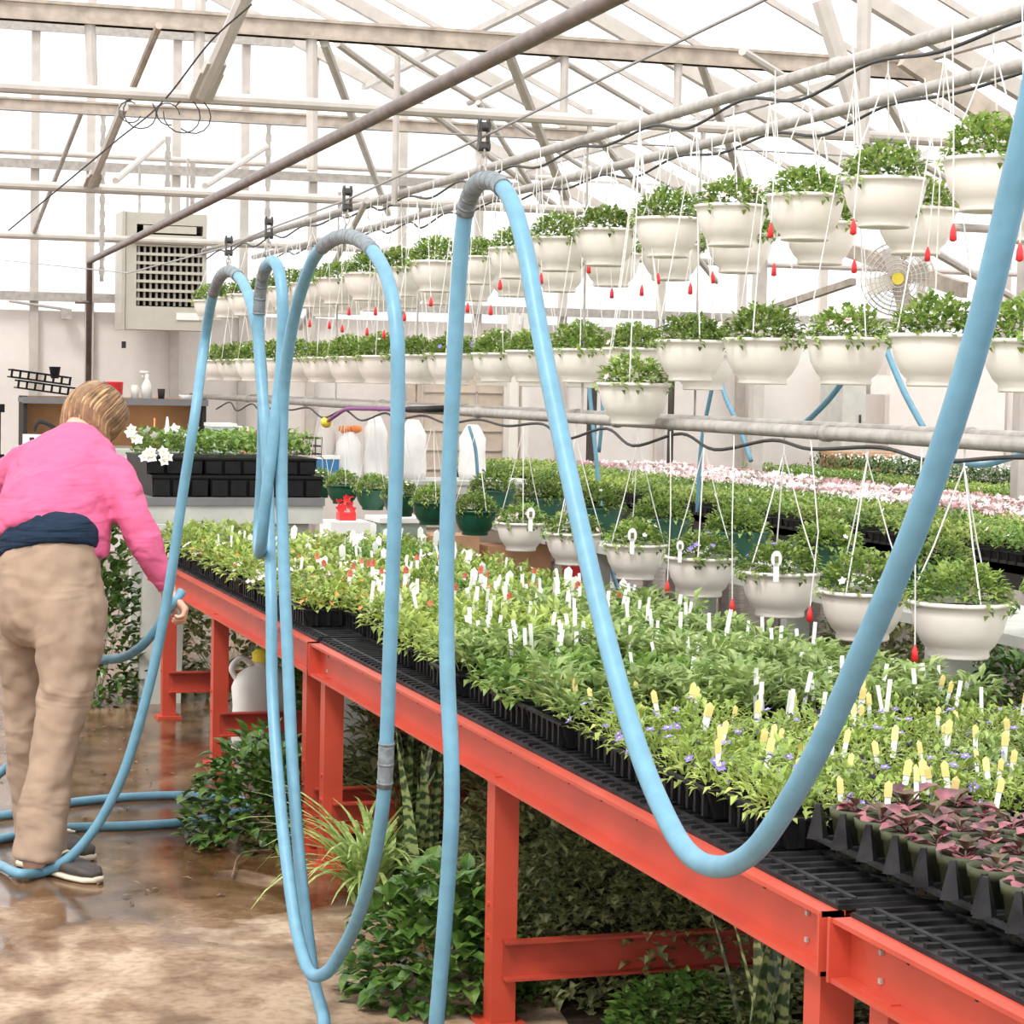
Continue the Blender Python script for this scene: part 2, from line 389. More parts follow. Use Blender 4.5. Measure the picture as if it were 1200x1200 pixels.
b = MB(); b.box(((XL + XR) / 2, YW - .02, 1.07), (XR - XL - .1, .03, 2.14)); trim(b, PW)  # opaque knee wall, added so the lower end wall gets only inside light
# rafters
for k, Y in enumerate((6.2, 9.2, 12.2, 15.2, 18.2, 20.4)):
    for a, c in ((XL, 2), (2, 8), (8, XR)):
        b = MB(); b.bar((a, Y, zr(a) - .06), (c, Y, zr(c) - .06), .07, .10)
        trim(b, M['white'])
for k in range(9):                            # thin glazing bars of the right slope
    Y = 7.2 + k * 1.5
    b = MB(); b.bar((2, Y, zr(2) - .02), (8, Y, zr(8) - .02), .03, .04); trim(b, M['white'])
for X in (-1, .5, 3.5, 5, 6.5, 9.5, 11):      # purlins along the house
    b = MB(); b.bar((X, -3, zr(X) - .12), (X, YW, zr(X) - .12), .05, .05); trim(b, M['white'])
b = MB(); b.bar((8, -3, 2.95), (8, YW, 2.95), .24, .12); trim(b, M['beige'])
for Y in (9.2, 13.7, 18.2):
    b = MB(); b.box((8, Y, 1.44), (.10, .10, 2.88)); trim(b, M['white'])
# end wall framing: studs and rails
for px in (-80, 40, 105, 205, 285, 365, 470, 560, 660, 775, 870, 965, 1080, 1180):
    X = atY(px, 300, YW - .05).x
    b = MB(); b.box((X, YW - .06, zr(X) / 2), (.075, .06, zr(X))); trim(b, M['white'])
for zz, m in ((4.62, 'galv'), (3.42, 'galv'), (2.26, 'galv')):
    b = MB()
    for a, c in ((XL, 2), (2, 8), (8, XR)):
        # clip the rail under the roof
        a2, c2 = a, c
        while zr(a2) < zz + .1 and a2 < c2: a2 += .1
        while zr(c2) < zz + .1 and c2 > a2: c2 -= .1
        if c2 > a2: b.bar((a2, YW - .12, zz), (c2, YW - .12, zz), .05, .08)
    trim(b, M[m])
# transverse chord pipes and beams
def crosspipe(y0, z, X0=-3.9, X1=14.3, r=.028, m='white'):
    P = atZ(0, y0, z); b = MB(); b.tube([(X0, P.y, z), (X1, P.y, z)], r, 10); trim(b, M[m]); return P.y
yA = crosspipe(101, 2.75, r=.027, m='white')
yB = crosspipe(216, 2.75, r=.03)
yC = crosspipe(275, 2.75, r=.032)
crosspipe(177, 3.5, r=.026)
crosspipe(128, 3.2, r=.006, m='wire')
def beam(y0, z, h, w, X1, m='beige'):
    P = atZ(0, y0, z); b = MB(); b.box(((-3.9 + X1) / 2, P.y, z), (X1 + 3.9, w, h), 0)
    b.box(((-3.9 + X1) / 2, P.y, z + h * .42), (X1 + 3.9, w * 1.5, h * .16), 0)
    b.box(((-3.9 + X1) / 2, P.y, z - h * .42), (X1 + 3.9, w * 1.5, h * .16), 0); trim(b, M[m]); return P.y
bA = beam(10, 3.5, .11, .06, 6.6)
bB = beam(121, 3.5, .09, .06, 6.0)
# web members placed between the chords
def strut(p, q, r=.02, m='white', flat=False, plate=False):
    b = MB()
    if flat: b.bar(p, q, r * 2.4, r * 1.2)
    else: b.tube([p, q], r, 8)
    if plate:
        d = (V(p) - V(q)).normalized(); b.bar(V(q) - d * .02, V(q) + d * .14, r * 3.2, .02); b.bar(V(q) + d * .14, V(q) + d * .2, r * 2.6, .03)
    trim(b, M[m])
strut(atY(290, -10, yA - .5), atY(236, 112, yA - .04), .034, plate=True)
strut(atY(145, 125, yB - 1.2), atY(107, 216, yB - .04), .03, plate=True)
strut(atY(186, 30, bA - .1), atY(150, 116, bA + .6), .022, 'beige')
strut(atY(96, 130, bB), atY(40, 272, yC), .02, 'galv')
for p, q, Yp, Yq, r in (((235, -5), (232, 95), bA, bA, .03), ((105, 15), (108, 100), bA, bA, .03), ((365, 38), (366, 200), bA, bA, .032),
                        ((190, 165), (135, 212), yB + 1.5, yB, .022), ((312, 172), (240, 218), yB + 1.5, yB, .022),
                        ((380, 50), (455, 250), bA, yC - 1, .028), ((466, 65), (462, 240), bA + .5, bA + .5, .02),
                        ((595, 60), (662, 230), bA, bA + 1.5, .032), ((662, 60), (660, 150), bA, bA, .026), ((795, 65), (793, 150), bA, bA, .026),
                        ((550, 120), (660, 65), bA + 3, bA, .026), ((430, 235), (352, 385), bA + 1, YW - .2, .02),
                        ((962, 0), (1000, 120), bA - 3, bA - 3, .045), ((1013, 0), (1010, 170), bA - 3, bA - 3, .035),
                        ((820, 70), (885, 260), bA, bA + 2, .028), ((1000, 120), (1060, 300), bA - 2, bA + 1, .03), ((1035, 110), (1075, 180), bA - 2, bA - 1, .025),
                        ((560, 120), (640, 245), bA + 2, bA + 3, .02), ((395, 50), (650, 240), bA + .4, bA + 5, .025), ((450, 50), (690, 200), bA + .8, bA + 5, .02), ((700, 160), (840, 330), bA, bA + 4, .022),
                        ((930, 200), (1190, 350), bA, bA + 3, .03), ((640, 60), (860, 190), bA, bA + 3, .02), ((870, 60), (1190, 260), bA - 3, bA, .02)):
    strut(atY(*p, Yp), atY(*q, Yq), r)
# broad sloping members at the right
for p, q, Yp, Yq, wd in (((1060, 65), (1205, 165), 9.0, 9.0, .10), ((985, 290), (1130, 340), 15, 13, .10), ((850, 380), (1000, 330), 17, 15, .05)):
    b = MB(); b.bar(atY(*p, Yp), atY(*q, Yq), .05, wd); trim(b, M['beige'])
# perforated hanger straps in front of the end wall
for px, y0, y1, Y in ((197, 160, 255, 18.8), (315, 140, 262, 18.8), (121, 130, 330, 19.5), (226, 190, 250, 19.5)):
    b = MB(); p = atY(px, y0, Y); q = atY(px, y1, Y)
    n = max(4, int((p.z - q.z) / .06))
    for i in range(n): b.box((p.x, p.y, p.z + (q.z - p.z) * (i + .5) / n), (.035 if i % 2 else .05, .006, (p.z - q.z) / n * 1.02))
    trim(b, M['galv'])
# ------------------------------------------------------------------ gas pipe and conduit
pts = [atX(830, -60, 1.75)]
gp = [(700, 6), (520, 98), (340, 190), (220, 248), (105, 306)]
g0 = atY(105, 306, 19.6); g1 = atX(700, 6, 2.0)
b = MB(); ext = g1 + (g1 - g0) * .25
b.tube([ext, g1, g0, (g0.x, g0.y, 1.2)], .026, 10)
b.tube([g0 + V((0, 0, -.35)), g0 + V((-.12, 0, -.35))], .015, 8)
o = b.build('gas_pipe', M['darkpipe'], smooth=True)
tag(o, 'dark brown gas pipe slanting under the roof, dropping down the end wall beside the heater', 'pipe')
# ------------------------------------------------------------------ basket pipes with drip tubing
ZT = 2.67; ZL = 1.41
def mainpipe(X, z, y0, y1, label, r=.024):
    b = MB(); b.tube([(X, y0, z), (X, (y0 + y1) / 2, z), (X, y1, z)], r, 10)
    y = y0 + .4
    while y < y1: b.tube([(X, y, z), (X, y + .05, z)], r * 1.25, 10); y += 2.1
    o = b.build('hanging_pipe', M['galv'], smooth=True)
    tag(o, label, 'pipe', 'pipes carrying the hanging baskets')
mainpipe(3.4, ZT, 2.5, 20.3, 'upper front grey pipe from which the nearest top baskets hang')
mainpipe(3.95, ZT, 2.5, 20.3, 'upper rear grey pipe running parallel behind the front top pipe')
mainpipe(3.4, ZL, 2.5, 20.3, 'lower front grey pipe at head height above the bottom row of baskets')
mainpipe(3.95, ZL, 2.5, 20.3, 'lower rear grey pipe just above its front twin')
def drip(X, z, y0, y1, label, side):
    pts = []; y = y0; k = 0
    while y < y1:
        pts += [(X + side * .03, y, z - .035), (X + side * .05, y + .5, z - .055 - R.random() * .045)]; y += 1.0 + R.uniform(-.15, .15)
    b = MB(); b.tube(spline(pts, 6), .0065, 6)
    tag(b.build('drip_tube', M['cable'], smooth=True), label, 'tube', 'black drip tubing')
drip(3.4, ZT, 2.6, 19, 'black drip tubing sagging in scallops below the upper front pipe', -1)
drip(3.95, ZT, 2.6, 19, 'black drip tubing sagging below the upper rear pipe', -1)
drip(3.4, ZL, 2.6, 19, 'black drip tubing looped under the lower front pipe', -1)
# hangers for the pipes: rods up to the chord pipes
for X in (3.4, 3.95):
    for Y in (yA, yB, yC):
        b = MB(); b.tube([(X, Y, ZT), (X, Y, 2.80)], .012, 6); b.tube([(X, Y + .02, ZL), (X, Y + .02, ZT)], .006, 6)
        trim(b, M['galv'])
# ------------------------------------------------------------------ orange benches
ZB = .712; XB0 = 1.60; XB1 = 2.76
def bench(y0, y1, legs, label):
    t = thing('plant_bench', (XB0, y0, 0), label, 'bench', 'orange steel plant benches')
    L = y1 - y0; Wd = XB1 - XB0
    def channel(x, face):
        b = MB(); h = .105
        b.box((x, L / 2, ZB - h / 2), (.008, L, h))
        for z in (ZB - .004, ZB - h + .004): b.box((x - face * .018 + face * .0, L / 2, z), (.040, L, .008))
        b.box((x - face * .02, .004, ZB - h / 2), (.044, .008, h)); b.box((x - face * .02, L - .004, ZB - h / 2), (.044, .008, h))
        return b
    fb = channel(.02, 1)
    y = .3
    while y < L - .2:                          # little slots and bolts in the web
        fb.box((.0155, y, ZB - .022), (.004, .006, .012), 1); y += .21
    for yy in (.12, L - .12):
        for z in (ZB - .03, ZB - .075): fb.box((.013, yy, z), (.005, .008, .008), 2)
    fb.build('front_rail', [M['orange'], M['iron'], M['galv']], t)
    channel(Wd - .02, -1).build('back_rail', M['orange'], t)
    for yy in (.02, L - .02):
        b = MB(); b.box((Wd / 2, yy, ZB - .05), (Wd - .08, .04, .08)); b.build('end_rail', M['orange'], t)
    b = MB(); b.box((Wd / 2, L / 2, ZB + .004), (Wd - .03, L - .02, .008))
    n = int(L / .045)
    for i in range(n): b.box((Wd / 2, (i + .5) * L / n, ZB + .011), (Wd - .04, .012, .008))
    for i in range(10): b.box((.05 + i * (Wd - .1) / 9, L / 2, ZB + .014), (.010, L - .04, .006))
    b.build('bench_top', M['liner'], t)
    for yy in legs:
        yy -= y0
        for x in (.035, Wd - .035):
            b = MB(); b.box((x, yy, (ZB - .1) / 2), (.062, .062, ZB - .1)); b.box((x, yy, .006), (.11, .11, .012)); b.box((x, yy, ZB - .1), (.075, .10, .012))
            for z in (.22, .30): b.tube([(x - .036, yy, z), (x - .03, yy, z)], .007, 6)
            b.build('leg', M['orange'], t)
        b = MB(); zc = .17
        b.box((Wd / 2, yy - .035, zc), (Wd - .06, .006, .095)); b.box((Wd / 2, yy - .052, zc + .045), (Wd - .06, .034, .006)); b.box((Wd / 2, yy - .052, zc - .045), (Wd - .06, .034, .006))
        b.build('cross_brace', M['orange_worn'], t)
    return t
bench(3.285, 7.10, (3.36, 5.17, 7.0), 'orange steel bench of the middle section, full of violas and seedling flats')
bench(7.13, 10.6, (7.27, 9.0, 10.3), 'far orange steel bench section beside the woman, crowded with seedlings')
bench(-.4, 3.255, (3.12, 1.3), 'nearest orange steel bench section, cut by the lower right corner of the photo')
# ------------------------------------------------------------------ plants
def rdir(elev0=-.1, elev1=1.):
    a = R.uniform(0, 2 * math.pi); z = R.uniform(elev0, elev1); r = math.sqrt(max(0, 1 - z * z)); return V((r * math.cos(a), r * math.sin(a), z))
def dome(n, rx, ry, h, L, W, big=False, nf=0, fr=.01, fmi=1, fc=None, inner=.45, ztop=None, mb=None, c=(0, 0, 0), droop=.3, elev=0.05):
    b = mb or MB(); c = V(c)
    for i in range(n):
        d = rdir(elev, 1); k = R.uniform(inner, 1) ** .6
        p = c + V((d.x * rx * k, d.y * ry * k, d.z * h * k))
        dd = V((d.x, d.y, d.z * .7)) + rdir(-.6, 1) * .75
        l = L * R.uniform(.65, 1.15); b.leaf(p, dd, l, W * l / L, 0, droop * R.uniform(.2, 1.3), .2, big)
    for i in range(nf):
        d = rdir(.25, 1); p = c + V((d.x * rx, d.y * ry, d.z * h)) * 1.04
        b.flower(p, d + V((0, 0, .3)), fr * R.uniform(.8, 1.25), fmi, fc)
    return b
def stems(b, n, r, h, mi=0):
    for i in range(n):
        a = R.uniform(0, 6.28); b.tube([(0, 0, 0), (math.cos(a) * r, math.sin(a) * r, h)], .0014, 4, mi, False)
def seed_light():                                # lush pale seedlings, upright pointed leaves
    b = MB(); stems(b, 5, .03, .06); return dome(64, .062, .062, .085, .036, .016, mb=b)
def seed_grey():
    b = MB(); stems(b, 5, .03, .07)
    for k in range(50):
        a = R.uniform(0, 6.28); r = R.uniform(0, .05); z = R.uniform(.02, .085)
        b.leaf((math.cos(a) * r, math.sin(a) * r, z), V((math.cos(a), math.sin(a), R.uniform(.1, 1.6))), R.uniform(.035, .058), .02, 0, .25, .25)
    return b
def seed_mid():
    b = MB(); stems(b, 5, .03, .06); return dome(42, .055, .055, .075, .034, .022, mb=b, big=False)
def viola():
    b = MB(); stems(b, 5, .03, .05); return dome(74, .062, .062, .070, .026, .011, mb=b, nf=3, fr=.009, fmi=1, fc=2)
def flowering(fr=.012, nf=7):
    b = MB(); stems(b, 5, .03, .06); return dome(34, .055, .055, .07, .032, .02, mb=b, nf=nf, fr=fr, fmi=1)
def variants(fn, mats, k=3): return [fn().mesh('seedling', mats) for _ in range(k)]
S = {
 'light': variants(seed_light, [M['leaf_light']]), 'grey': variants(seed_grey, [M['leaf_grey']]), 'mid': variants(seed_mid, [M['leaf_mid']]),
 'viola': variants(viola, [M['leaf_light'], M['fl_purple'], M['fl_yellow']], 4),
 'paleviola': variants(viola, [M['leaf_grey'], M['fl_purple'], M['fl_white']], 3),
 'orangefl': variants(lambda: flowering(.011, 3), [M['leaf_light'], M['fl_orange']]), 'whitefl': variants(lambda: flowering(.012, 4), [M['leaf_light'], M['fl_pale']]),
}
# tray: the standard 54 x 28 cm flat
def traymesh(L=.27, W=.53, h=.058):
    b = MB(); t = .92
    o = [(-W / 2, -L / 2), (W / 2, -L / 2), (W / 2, L / 2), (-W / 2, L / 2)]
    def ring(s, z): return [(x * s, y * s, z) for x, y in o]
    b.add(ring(.93, 0) + ring(1, h) + ring(1.02, h) + ring(1.02, h - .006) + ring(.97, h) + ring(.94, h - .02),
          [(3, 2, 1, 0)] + [f for i in range(4) for f in ((i, (i + 1) % 4, 4 + (i + 1) % 4, 4 + i), (12 + i, 12 + (i + 1) % 4, 8 + (i + 1) % 4, 8 + i), (8 + i, 8 + (i + 1) % 4, 16 + (i + 1) % 4, 16 + i), (16 + i, 16 + (i + 1) % 4, 20 + (i + 1) % 4, 20 + i))], 0)
    b.add(ring(.95, h - .014), [(0, 1, 2, 3)], 1)
    for i in range(12):
        x = -W / 2 * .93 + (i + .5) * W * .93 / 12
        for s in (-1, 1): b.box((x, s * L / 2 * .985, h / 2), (.012, .010, h * .86), 0)
    for i in range(6):
        y = -L / 2 * .93 + (i + .5) * L * .93 / 6
        for s in (-1, 1): b.box((s * W / 2 * .985, y, h / 2), (.010, .012, h * .86), 0)
    for i in range(1, 6): b.box((-W / 2 + i * W / 6, 0, h - .006), (.006, L * .95, .012), 0)
    for i in range(1, 3): b.box((0, -L / 2 + i * L / 3, h - .006), (W * .95, .006, .012), 0)
    return b.mesh('tray', [M['black'], M['soil']])
TRAY = traymesh()
def flat(x, y, z, kind, label, group, rz=0., n=(6, 3), h=1., skip=0):
    t = thing('seedling_flat', (x, y, z), label, 'plant tray', group, rz)
    link('tray', TRAY, t)
    for i in range(n[0]):
        for j in range(n[1]):
            if skip and R.random() < skip: continue
            if abs(x - .265 + (i + .5) * .53 / n[0] - 2.21) < .13 and abs(y - .135 + (j + .5) * .27 / n[1] - 4.74) < .11: continue
            s = R.uniform(.85, 1.2) * h
            link('seedling', R.choice(S[kind]), t, (-.265 + (i + .5) * .53 / n[0] + R.uniform(-.01, .01), -.135 + (j + .5) * .27 / n[1] + R.uniform(-.01, .01), .045), R.uniform(0, 6.28), (s, s, s * R.uniform(.8, 1.15)))
    return t
KN = {'light': 'lush pale green seedlings', 'grey': 'pointed grey-green seedlings', 'mid': 'mid green leafy seedlings', 'viola': 'small purple and yellow violas', 'paleviola': 'pale violas with purple buds',
      'orangefl': 'green seedlings dotted with orange flowers', 'whitefl': 'seedlings with pale blossoms'}
ZF = ZB + .018
def kfront(Y):
    if Y < 4.9: return 'viola'
    if Y < 5.9: return 'grey' if R.random() < .7 else 'mid'
    if Y < 7.1: return 'light'
    if Y < 7.9: return 'orangefl'
    return R.choice(('light', 'whitefl', 'light', 'orangefl'))
def kback(Y):
    if Y < 4.6: return R.choice(('viola', 'paleviola'))
    if Y < 5.6: return 'grey'
    if Y < 7.0: return R.choice(('grey', 'mid'))
    if Y < 8.6: return R.choice(('light', 'orangefl', 'mid'))
    return R.choice(('light', 'whitefl', 'mid'))
Y = 3.80; k = 0
while Y < 10.45:
    xo = 0.0
    if 6.55 < Y < 7.45: xo = .13
    elif 5.9 < Y < 6.6: xo = .06
    elif Y < 5.9: xo = .03 + .02 * (k % 3 == 0)
    kd = kfront(Y)
    flat(1.60 + .30 + xo, Y, ZF, kd, 'aisle-side flat of %s, %s from the near end' % (KN[kd], ORD[k]), 'flats in the aisle-side row of the orange benches', R.uniform(-.03, .03), h=1.1)
    Y += .288; k += 1
Y = 3.15; k = 0
while Y < 10.45:
    kd = kback(Y)
    flat(2.47 + R.uniform(-.015, .015), Y, ZF, kd, 'rear-row flat of %s, %s from the near end' % (KN[kd], ORD[k]), 'flats in the rear row of the orange benches', R.uniform(-.03, .03), h=.95)
    Y += .288; k += 1
# empty flat showing in the gap among the violas
# ---- near tray of burgundy plants in small round pots
def potmesh(r=.045, h=.085):
    b = MB(); b.lathe([(r * .72, 0), (r * .93, h * .8), (r * 1.0, h * .8), (r * 1.05, h), (r * .95, h), (r * .9, h * .88)], n=18, capb=True)
    b.lathe([(r * .9, h * .86), (.001, h * .9)], n=18, mi=1, capb=False); return b.mesh('pot', [M['olivepot'], M['soil']], True)
POT = potmesh()
def begonia(big=1.):
    b = MB()
    for i in range(6):
        a = R.uniform(0, 6.28); e = R.uniform(.15, 1.3); d = V((math.cos(a), math.sin(a), e)); l = R.uniform(.015, .035) * big
        p = V((0, 0, .0)) + d.normalized() * l
        b.tube([(0, 0, 0), p], .0015, 4, 0, False)
        b.leaf(p, V((d.x, d.y, d.z * .5)), .040 * big * R.uniform(.6, 1.1), .042 * big, 0, .22, .16, True)
    for i in range(5):
        a = R.uniform(0, 6.28); b.leaf((0, 0, .01), (math.cos(a), math.sin(a), 1.2), .035, .022, 1, .2, .2)
    return b
BEG = [begonia(s).mesh('foliage', [M['leaf_begonia'], M['leaf_bronze']], True) for s in (.8, 1., 1.15, .9)]
def carrytray(x, y, z, nx, ny, label, rz=0):
    pit = .098; t = thing('carry_tray', (x, y, z), label, 'pot tray', 'black carry trays on the near bench', rz)
    b = MB(); W = nx * pit; L = ny * pit
    b.box((0, 0, .030), (W + .012, .010, .006))
    for j in range(ny + 1): b.box((0, -L / 2 + j * pit, .030), (W + .012, .014, .006))
    for i in range(nx + 1): b.box((-W / 2 + i * pit, 0, .030), (.014, L + .012, .006))
    for i in range(nx):
        for j in range(ny):
            b.lathe([(.030, .0), (.040, .03), (.042, .03)], (-W / 2 + (i + .5) * pit, -L / 2 + (j + .5) * pit, .0), 10)
    for i in range(nx + 1):
        for j in range(ny + 1):                # pointed dividers between pockets
            cx, cy = -W / 2 + i * pit, -L / 2 + j * pit
            b.add([(cx - .022, cy, .03), (cx, cy - .022, .03), (cx + .022, cy, .03), (cx, cy + .022, .03), (cx - .006, cy, .092), (cx, cy - .006, .092), (cx + .006, cy, .092), (cx, cy + .006, .092)],
                  [(0, 1, 5, 4), (1, 2, 6, 5), (2, 3, 7, 6), (3, 0, 4, 7), (4, 5, 6, 7)])
    b.build('tray', M['liner'], t); return t
pitch = .098
def potrow(x0, y0, nx, ny, where, z):
    n = 0
    for j in range(ny):
        for i in range(nx):
            x = x0 + (i - (nx - 1) / 2) * pitch; y = y0 + (j - (ny - 1) / 2) * pitch
            n += 1
            t = thing('potted_begonia', (x, y, z + .006), 'small olive pot with burgundy leaves, %s along and %s in from the aisle in the %s' % (ORD[ny - 1 - j] + ' from far end', ORD[i], where), 'potted plant', 'burgundy plants in the carry trays')
            t['label'] = 'burgundy pot in %s, %s from far end, %s inward' % (where, ORD[j if False else ny - 1 - j], ORD[i])
            link('pot', POT, t); link('foliage', R.choice(BEG), t, (0, 0, .078), R.uniform(0, 6.28), R.uniform(.7, 1.1))
# trays stand lengthwise along the bench
carrytray(1.60 + .28, 3.33, ZF, 3, 6, 'black carry tray of burgundy plants with pointed dividers near the bench joint')
potrow(1.88, 3.33, 3, 6, 'carry tray by bench joint', ZF)
carrytray(1.60 + .27, 2.72, ZF, 3, 6, 'black carry tray of burgundy plants cut by the right edge of the photo')
potrow(1.87, 2.72, 3, 6, 'carry tray at right edge', ZF)
carrytray(2.27, 2.75, ZF, 4, 6, 'black carry tray of burgundy plants at the back of the nearest bench section')
potrow(2.27, 2.75, 4, 6, 'rear carry tray', ZF)
# ---- plant tags
def stake(w, h, head=None, hm=1):
    b = MB(); b.box((0, 0, h / 2), (w, .0016, h)); 
    if head: b.box((0, -.0012, h - head / 2), (w * 1.25, .0016, head), hm); b.add([(-w * .62, -.0012, h), (w * .62, -.0012, h), (0, -.0012, h + w * .6), (-w * .62, .0006, h), (w * .62, .0006, h), (0, .0006, h + w * .6)], [(0, 1, 2), (5, 4, 3), (0, 3, 4, 1), (1, 4, 5, 2), (2, 5, 3, 0)], hm)
    return b
TW = stake(.009, .085).mesh('plant_tag', [M['tag']]); TY = stake(.0100, .052, .021).mesh('plant_tag', [M['tag'], M['tagy']]); TR = stake(.013, .075, .015).mesh('plant_tag', [M['tag'], M['tagr']])
TP = stake(.020, .085, .03).mesh('plant_tag', [M['tag'], M['tag']])
def tags(me, n, x0, x1, y0, y1, zt, label, group, s0=.9, s1=1.2):
    for i in range(n):
        o = link('plant_tag', me, None, (R.uniform(x0, x1), R.uniform(y0, y1), zt + R.uniform(-.012, .012)))
        o.rotation_euler = (R.uniform(-.22, .22), R.uniform(-.2, .2), -.3 + R.uniform(-.7, .7)); s = R.uniform(s0, s1); o.scale = (s, s, s)
        tag(o, label, 'plant tag', group)
ZG = ZF + .065
tags(TY, 90, 1.70, 2.70, 3.5, 5.0, ZG + .012, 'yellow-topped picture tag standing among the violas on the orange bench', 'yellow picture tags')
tags(TW, 40, 1.9, 2.70, 4.6, 5.6, ZG, 'white stake tag among the grey-green seedlings behind the violas', 'white tags in the middle of the bench')
tags(TW, 105, 1.78, 2.70, 5.6, 7.3, ZG + .01, 'tall white stake tag in the lush pale seedlings mid bench', 'tall white tags', 1, 1.35)
tags(TP, 40, 1.85, 2.70, 7.0, 10.3, ZG, 'broad white name tag in the far seedling flats', 'broad white tags')
tags(TR, 34, 1.85, 2.6, 6.7, 8.6, ZG + .01, 'red and white picture tag among the orange-dotted seedlings', 'red picture tags')
tags(TW, 36, 1.75, 2.70, 7.4, 10.3, ZG, 'thin white stake tag in the far end flats', 'white tags at the far end')
# ------------------------------------------------------------------ hanging baskets
def bowl(m):
    b = MB(); r = .15
    b.lathe([(.088, 0), (.092, .006), (.090, .022), (.108, .040), (.130, .080), (.142, .130), (.146, .156), (.153, .158), (.155, .170), (.147, .172), (.142, .158), (.138, .140)], n=32, capb=True)
    b.lathe([(.139, .150), (.001, .157)], n=32, mi=1, capb=False)
    return b.mesh('pot', [m, M['soil']], True)
BW = bowl(M['whitepot']); BG = bowl(M['greenpot'])
def bfol(n, nf, fm, hh=.12):
    b = dome(n, .150, .150, hh, .036, .021, nf=nf, fr=.015, c=(0, 0, .160), inner=.45)
    for i in range(10):                         # trailing sprigs over the rim
        a = R.uniform(0, 6.28); p = V((math.cos(a) * .15, math.sin(a) * .15, .17))
        for k in range(4): b.leaf(p + V((math.cos(a) * .008 * k, math.sin(a) * .008 * k, .008 - k * .012)), (math.cos(a + k), math.sin(a + k), -.3), .035, .018, 0)
    return b.mesh('foliage', [M['leaf_basket'], fm])
BF = [bfol(620, 0, M['fl_white'], .135), bfol(620, 7, M['fl_white'], .12), bfol(560, 5, M['fl_purple'], .11), bfol(520, 5, M['fl_pink'], .12), bfol(660, 3, M['fl_white'], .15)]
def hanger(h):
    b = MB(); top = V((0, 0, .17 + h))
    for k in range(3):
        a = 2.1 * k + .4; p = V((math.cos(a) * .148, math.sin(a) * .148, .168))
        b.tube([p, p * .55 + top * .45 + V((0, 0, -.04)), top + V((0, 0, -.05))], .0026, 5, 0, False)
    b.tube([top + V((0, 0, -.05)), top + V((0, 0, .0)), top + V((.014, 0, .028)), top + V((.0, 0, .045)), top + V((-.02, 0, .028))], .003, 5, 0, False)
    return b.mesh('hanger', [M['string']])
HG = {}
WT = MB(); WT.lathe([(.004, 0), (.011, .004), (.009, .03), (.004, .045), (.002, .05)], n=8)
WT = WT.mesh('weight', [M['red']], True)
def basket(px, py, X, wpx, ztop, label, group, green=False, fi=None, exact=None):
    P = atX(px, py, X) if exact is None else V(exact)
    d = (P - CAMLOC).dot(FWD); s = (wpx * d / F / .305) if wpx else 1.
    hh = round((ztop - .028) - P.z, 2); h = hh / s
    key = round(h, 2)
    if key not in HG: HG[key] = hanger(key)
    t = thing('hanging_basket', (X, P.y, P.z - .170 * s), label, 'hanging basket', group, R.uniform(0, 6.28))
    t.scale = (s, s, s)
    link('pot', BG if green else BW, t); link('foliage', BF[fi if fi is not None else R.randrange(5)], t, None, R.uniform(0, 6.28)); link('hanger', HG[key], t)
    return P
def row(lst, X, zt, green, name, grp, gen=None, z=None, n0=0):
    k = 0; lastY = None
    for px, py, wp in lst:
        P = basket(px, py, X, wp, zt, '%s basket, %s from the right in the %s' % ('dark green' if green else 'white', ORD[n0 + k], name), grp, green); k += 1; lastY = P.y
    if gen:
        y = lastY + gen[0]
        while y < gen[1]:
            basket(0, 0, X, 0, zt, '%s basket, %s from the right in the %s' % ('dark green' if green else 'white', ORD[n0 + k], name), grp, green, exact=(X, y, z)); k += 1; y += gen[0]
    return k
row([(1160, 186, 112), (1037, 210, 102), (944, 229, 95), (857, 241, 86), (783, 256, 82), (710, 269, 77), (656, 279, 70), (604, 291, 64), (560, 301, 58)], 3.4, ZT, False, 'front top row', 'front top row of white baskets', (.80, 19.5), 2.235)
row([(1205, 398, 112), (1097, 392, 110), (993, 396, 99), (895, 397, 96), (810, 399, 86), (744, 408, 76), (680, 409, 71), (625, 411, 66), (582, 414, 60)], 3.4, ZT, False, 'front middle row', 'front middle row of white baskets', (.80, 19.5), 1.72)
basket(743, 449, 3.25, 87, ZT, 'white hanging basket hung low by itself just under the middle row', None or 'single low basket')
row([(1125, 704, 120), (1012, 692, 104), (915, 669, 96), (822, 652, 84), (745, 637, 75), (672, 624, 68), (611, 612, 60)], 3.4, ZL, False, 'bottom row', 'bottom row of white baskets')
row([(557, 598, 52), (506, 588, 48), (470, 580, 45), (437, 574, 42), (402, 568, 40), (374, 563, 36)], 3.4, ZL, True, 'bottom row far part', 'dark green baskets of the bottom row')
Yr = 6.75; k = 0
while Yr < 18:
    basket(0, 0, 3.95, 0, ZT, 'white hanging basket, %s from the right in the rear top row' % ORD[k], 'rear top row of white baskets', exact=(3.95, Yr, 2.235)); k += 1; Yr += .82
Yr = 9.6; k = 0
while Yr < 17:
    basket(0, 0, 3.95, 0, ZT, 'white hanging basket, %s from the right in the rear middle row' % ORD[k], 'rear middle row of white baskets', exact=(3.95, Yr, 1.72)); k += 1; Yr += .82
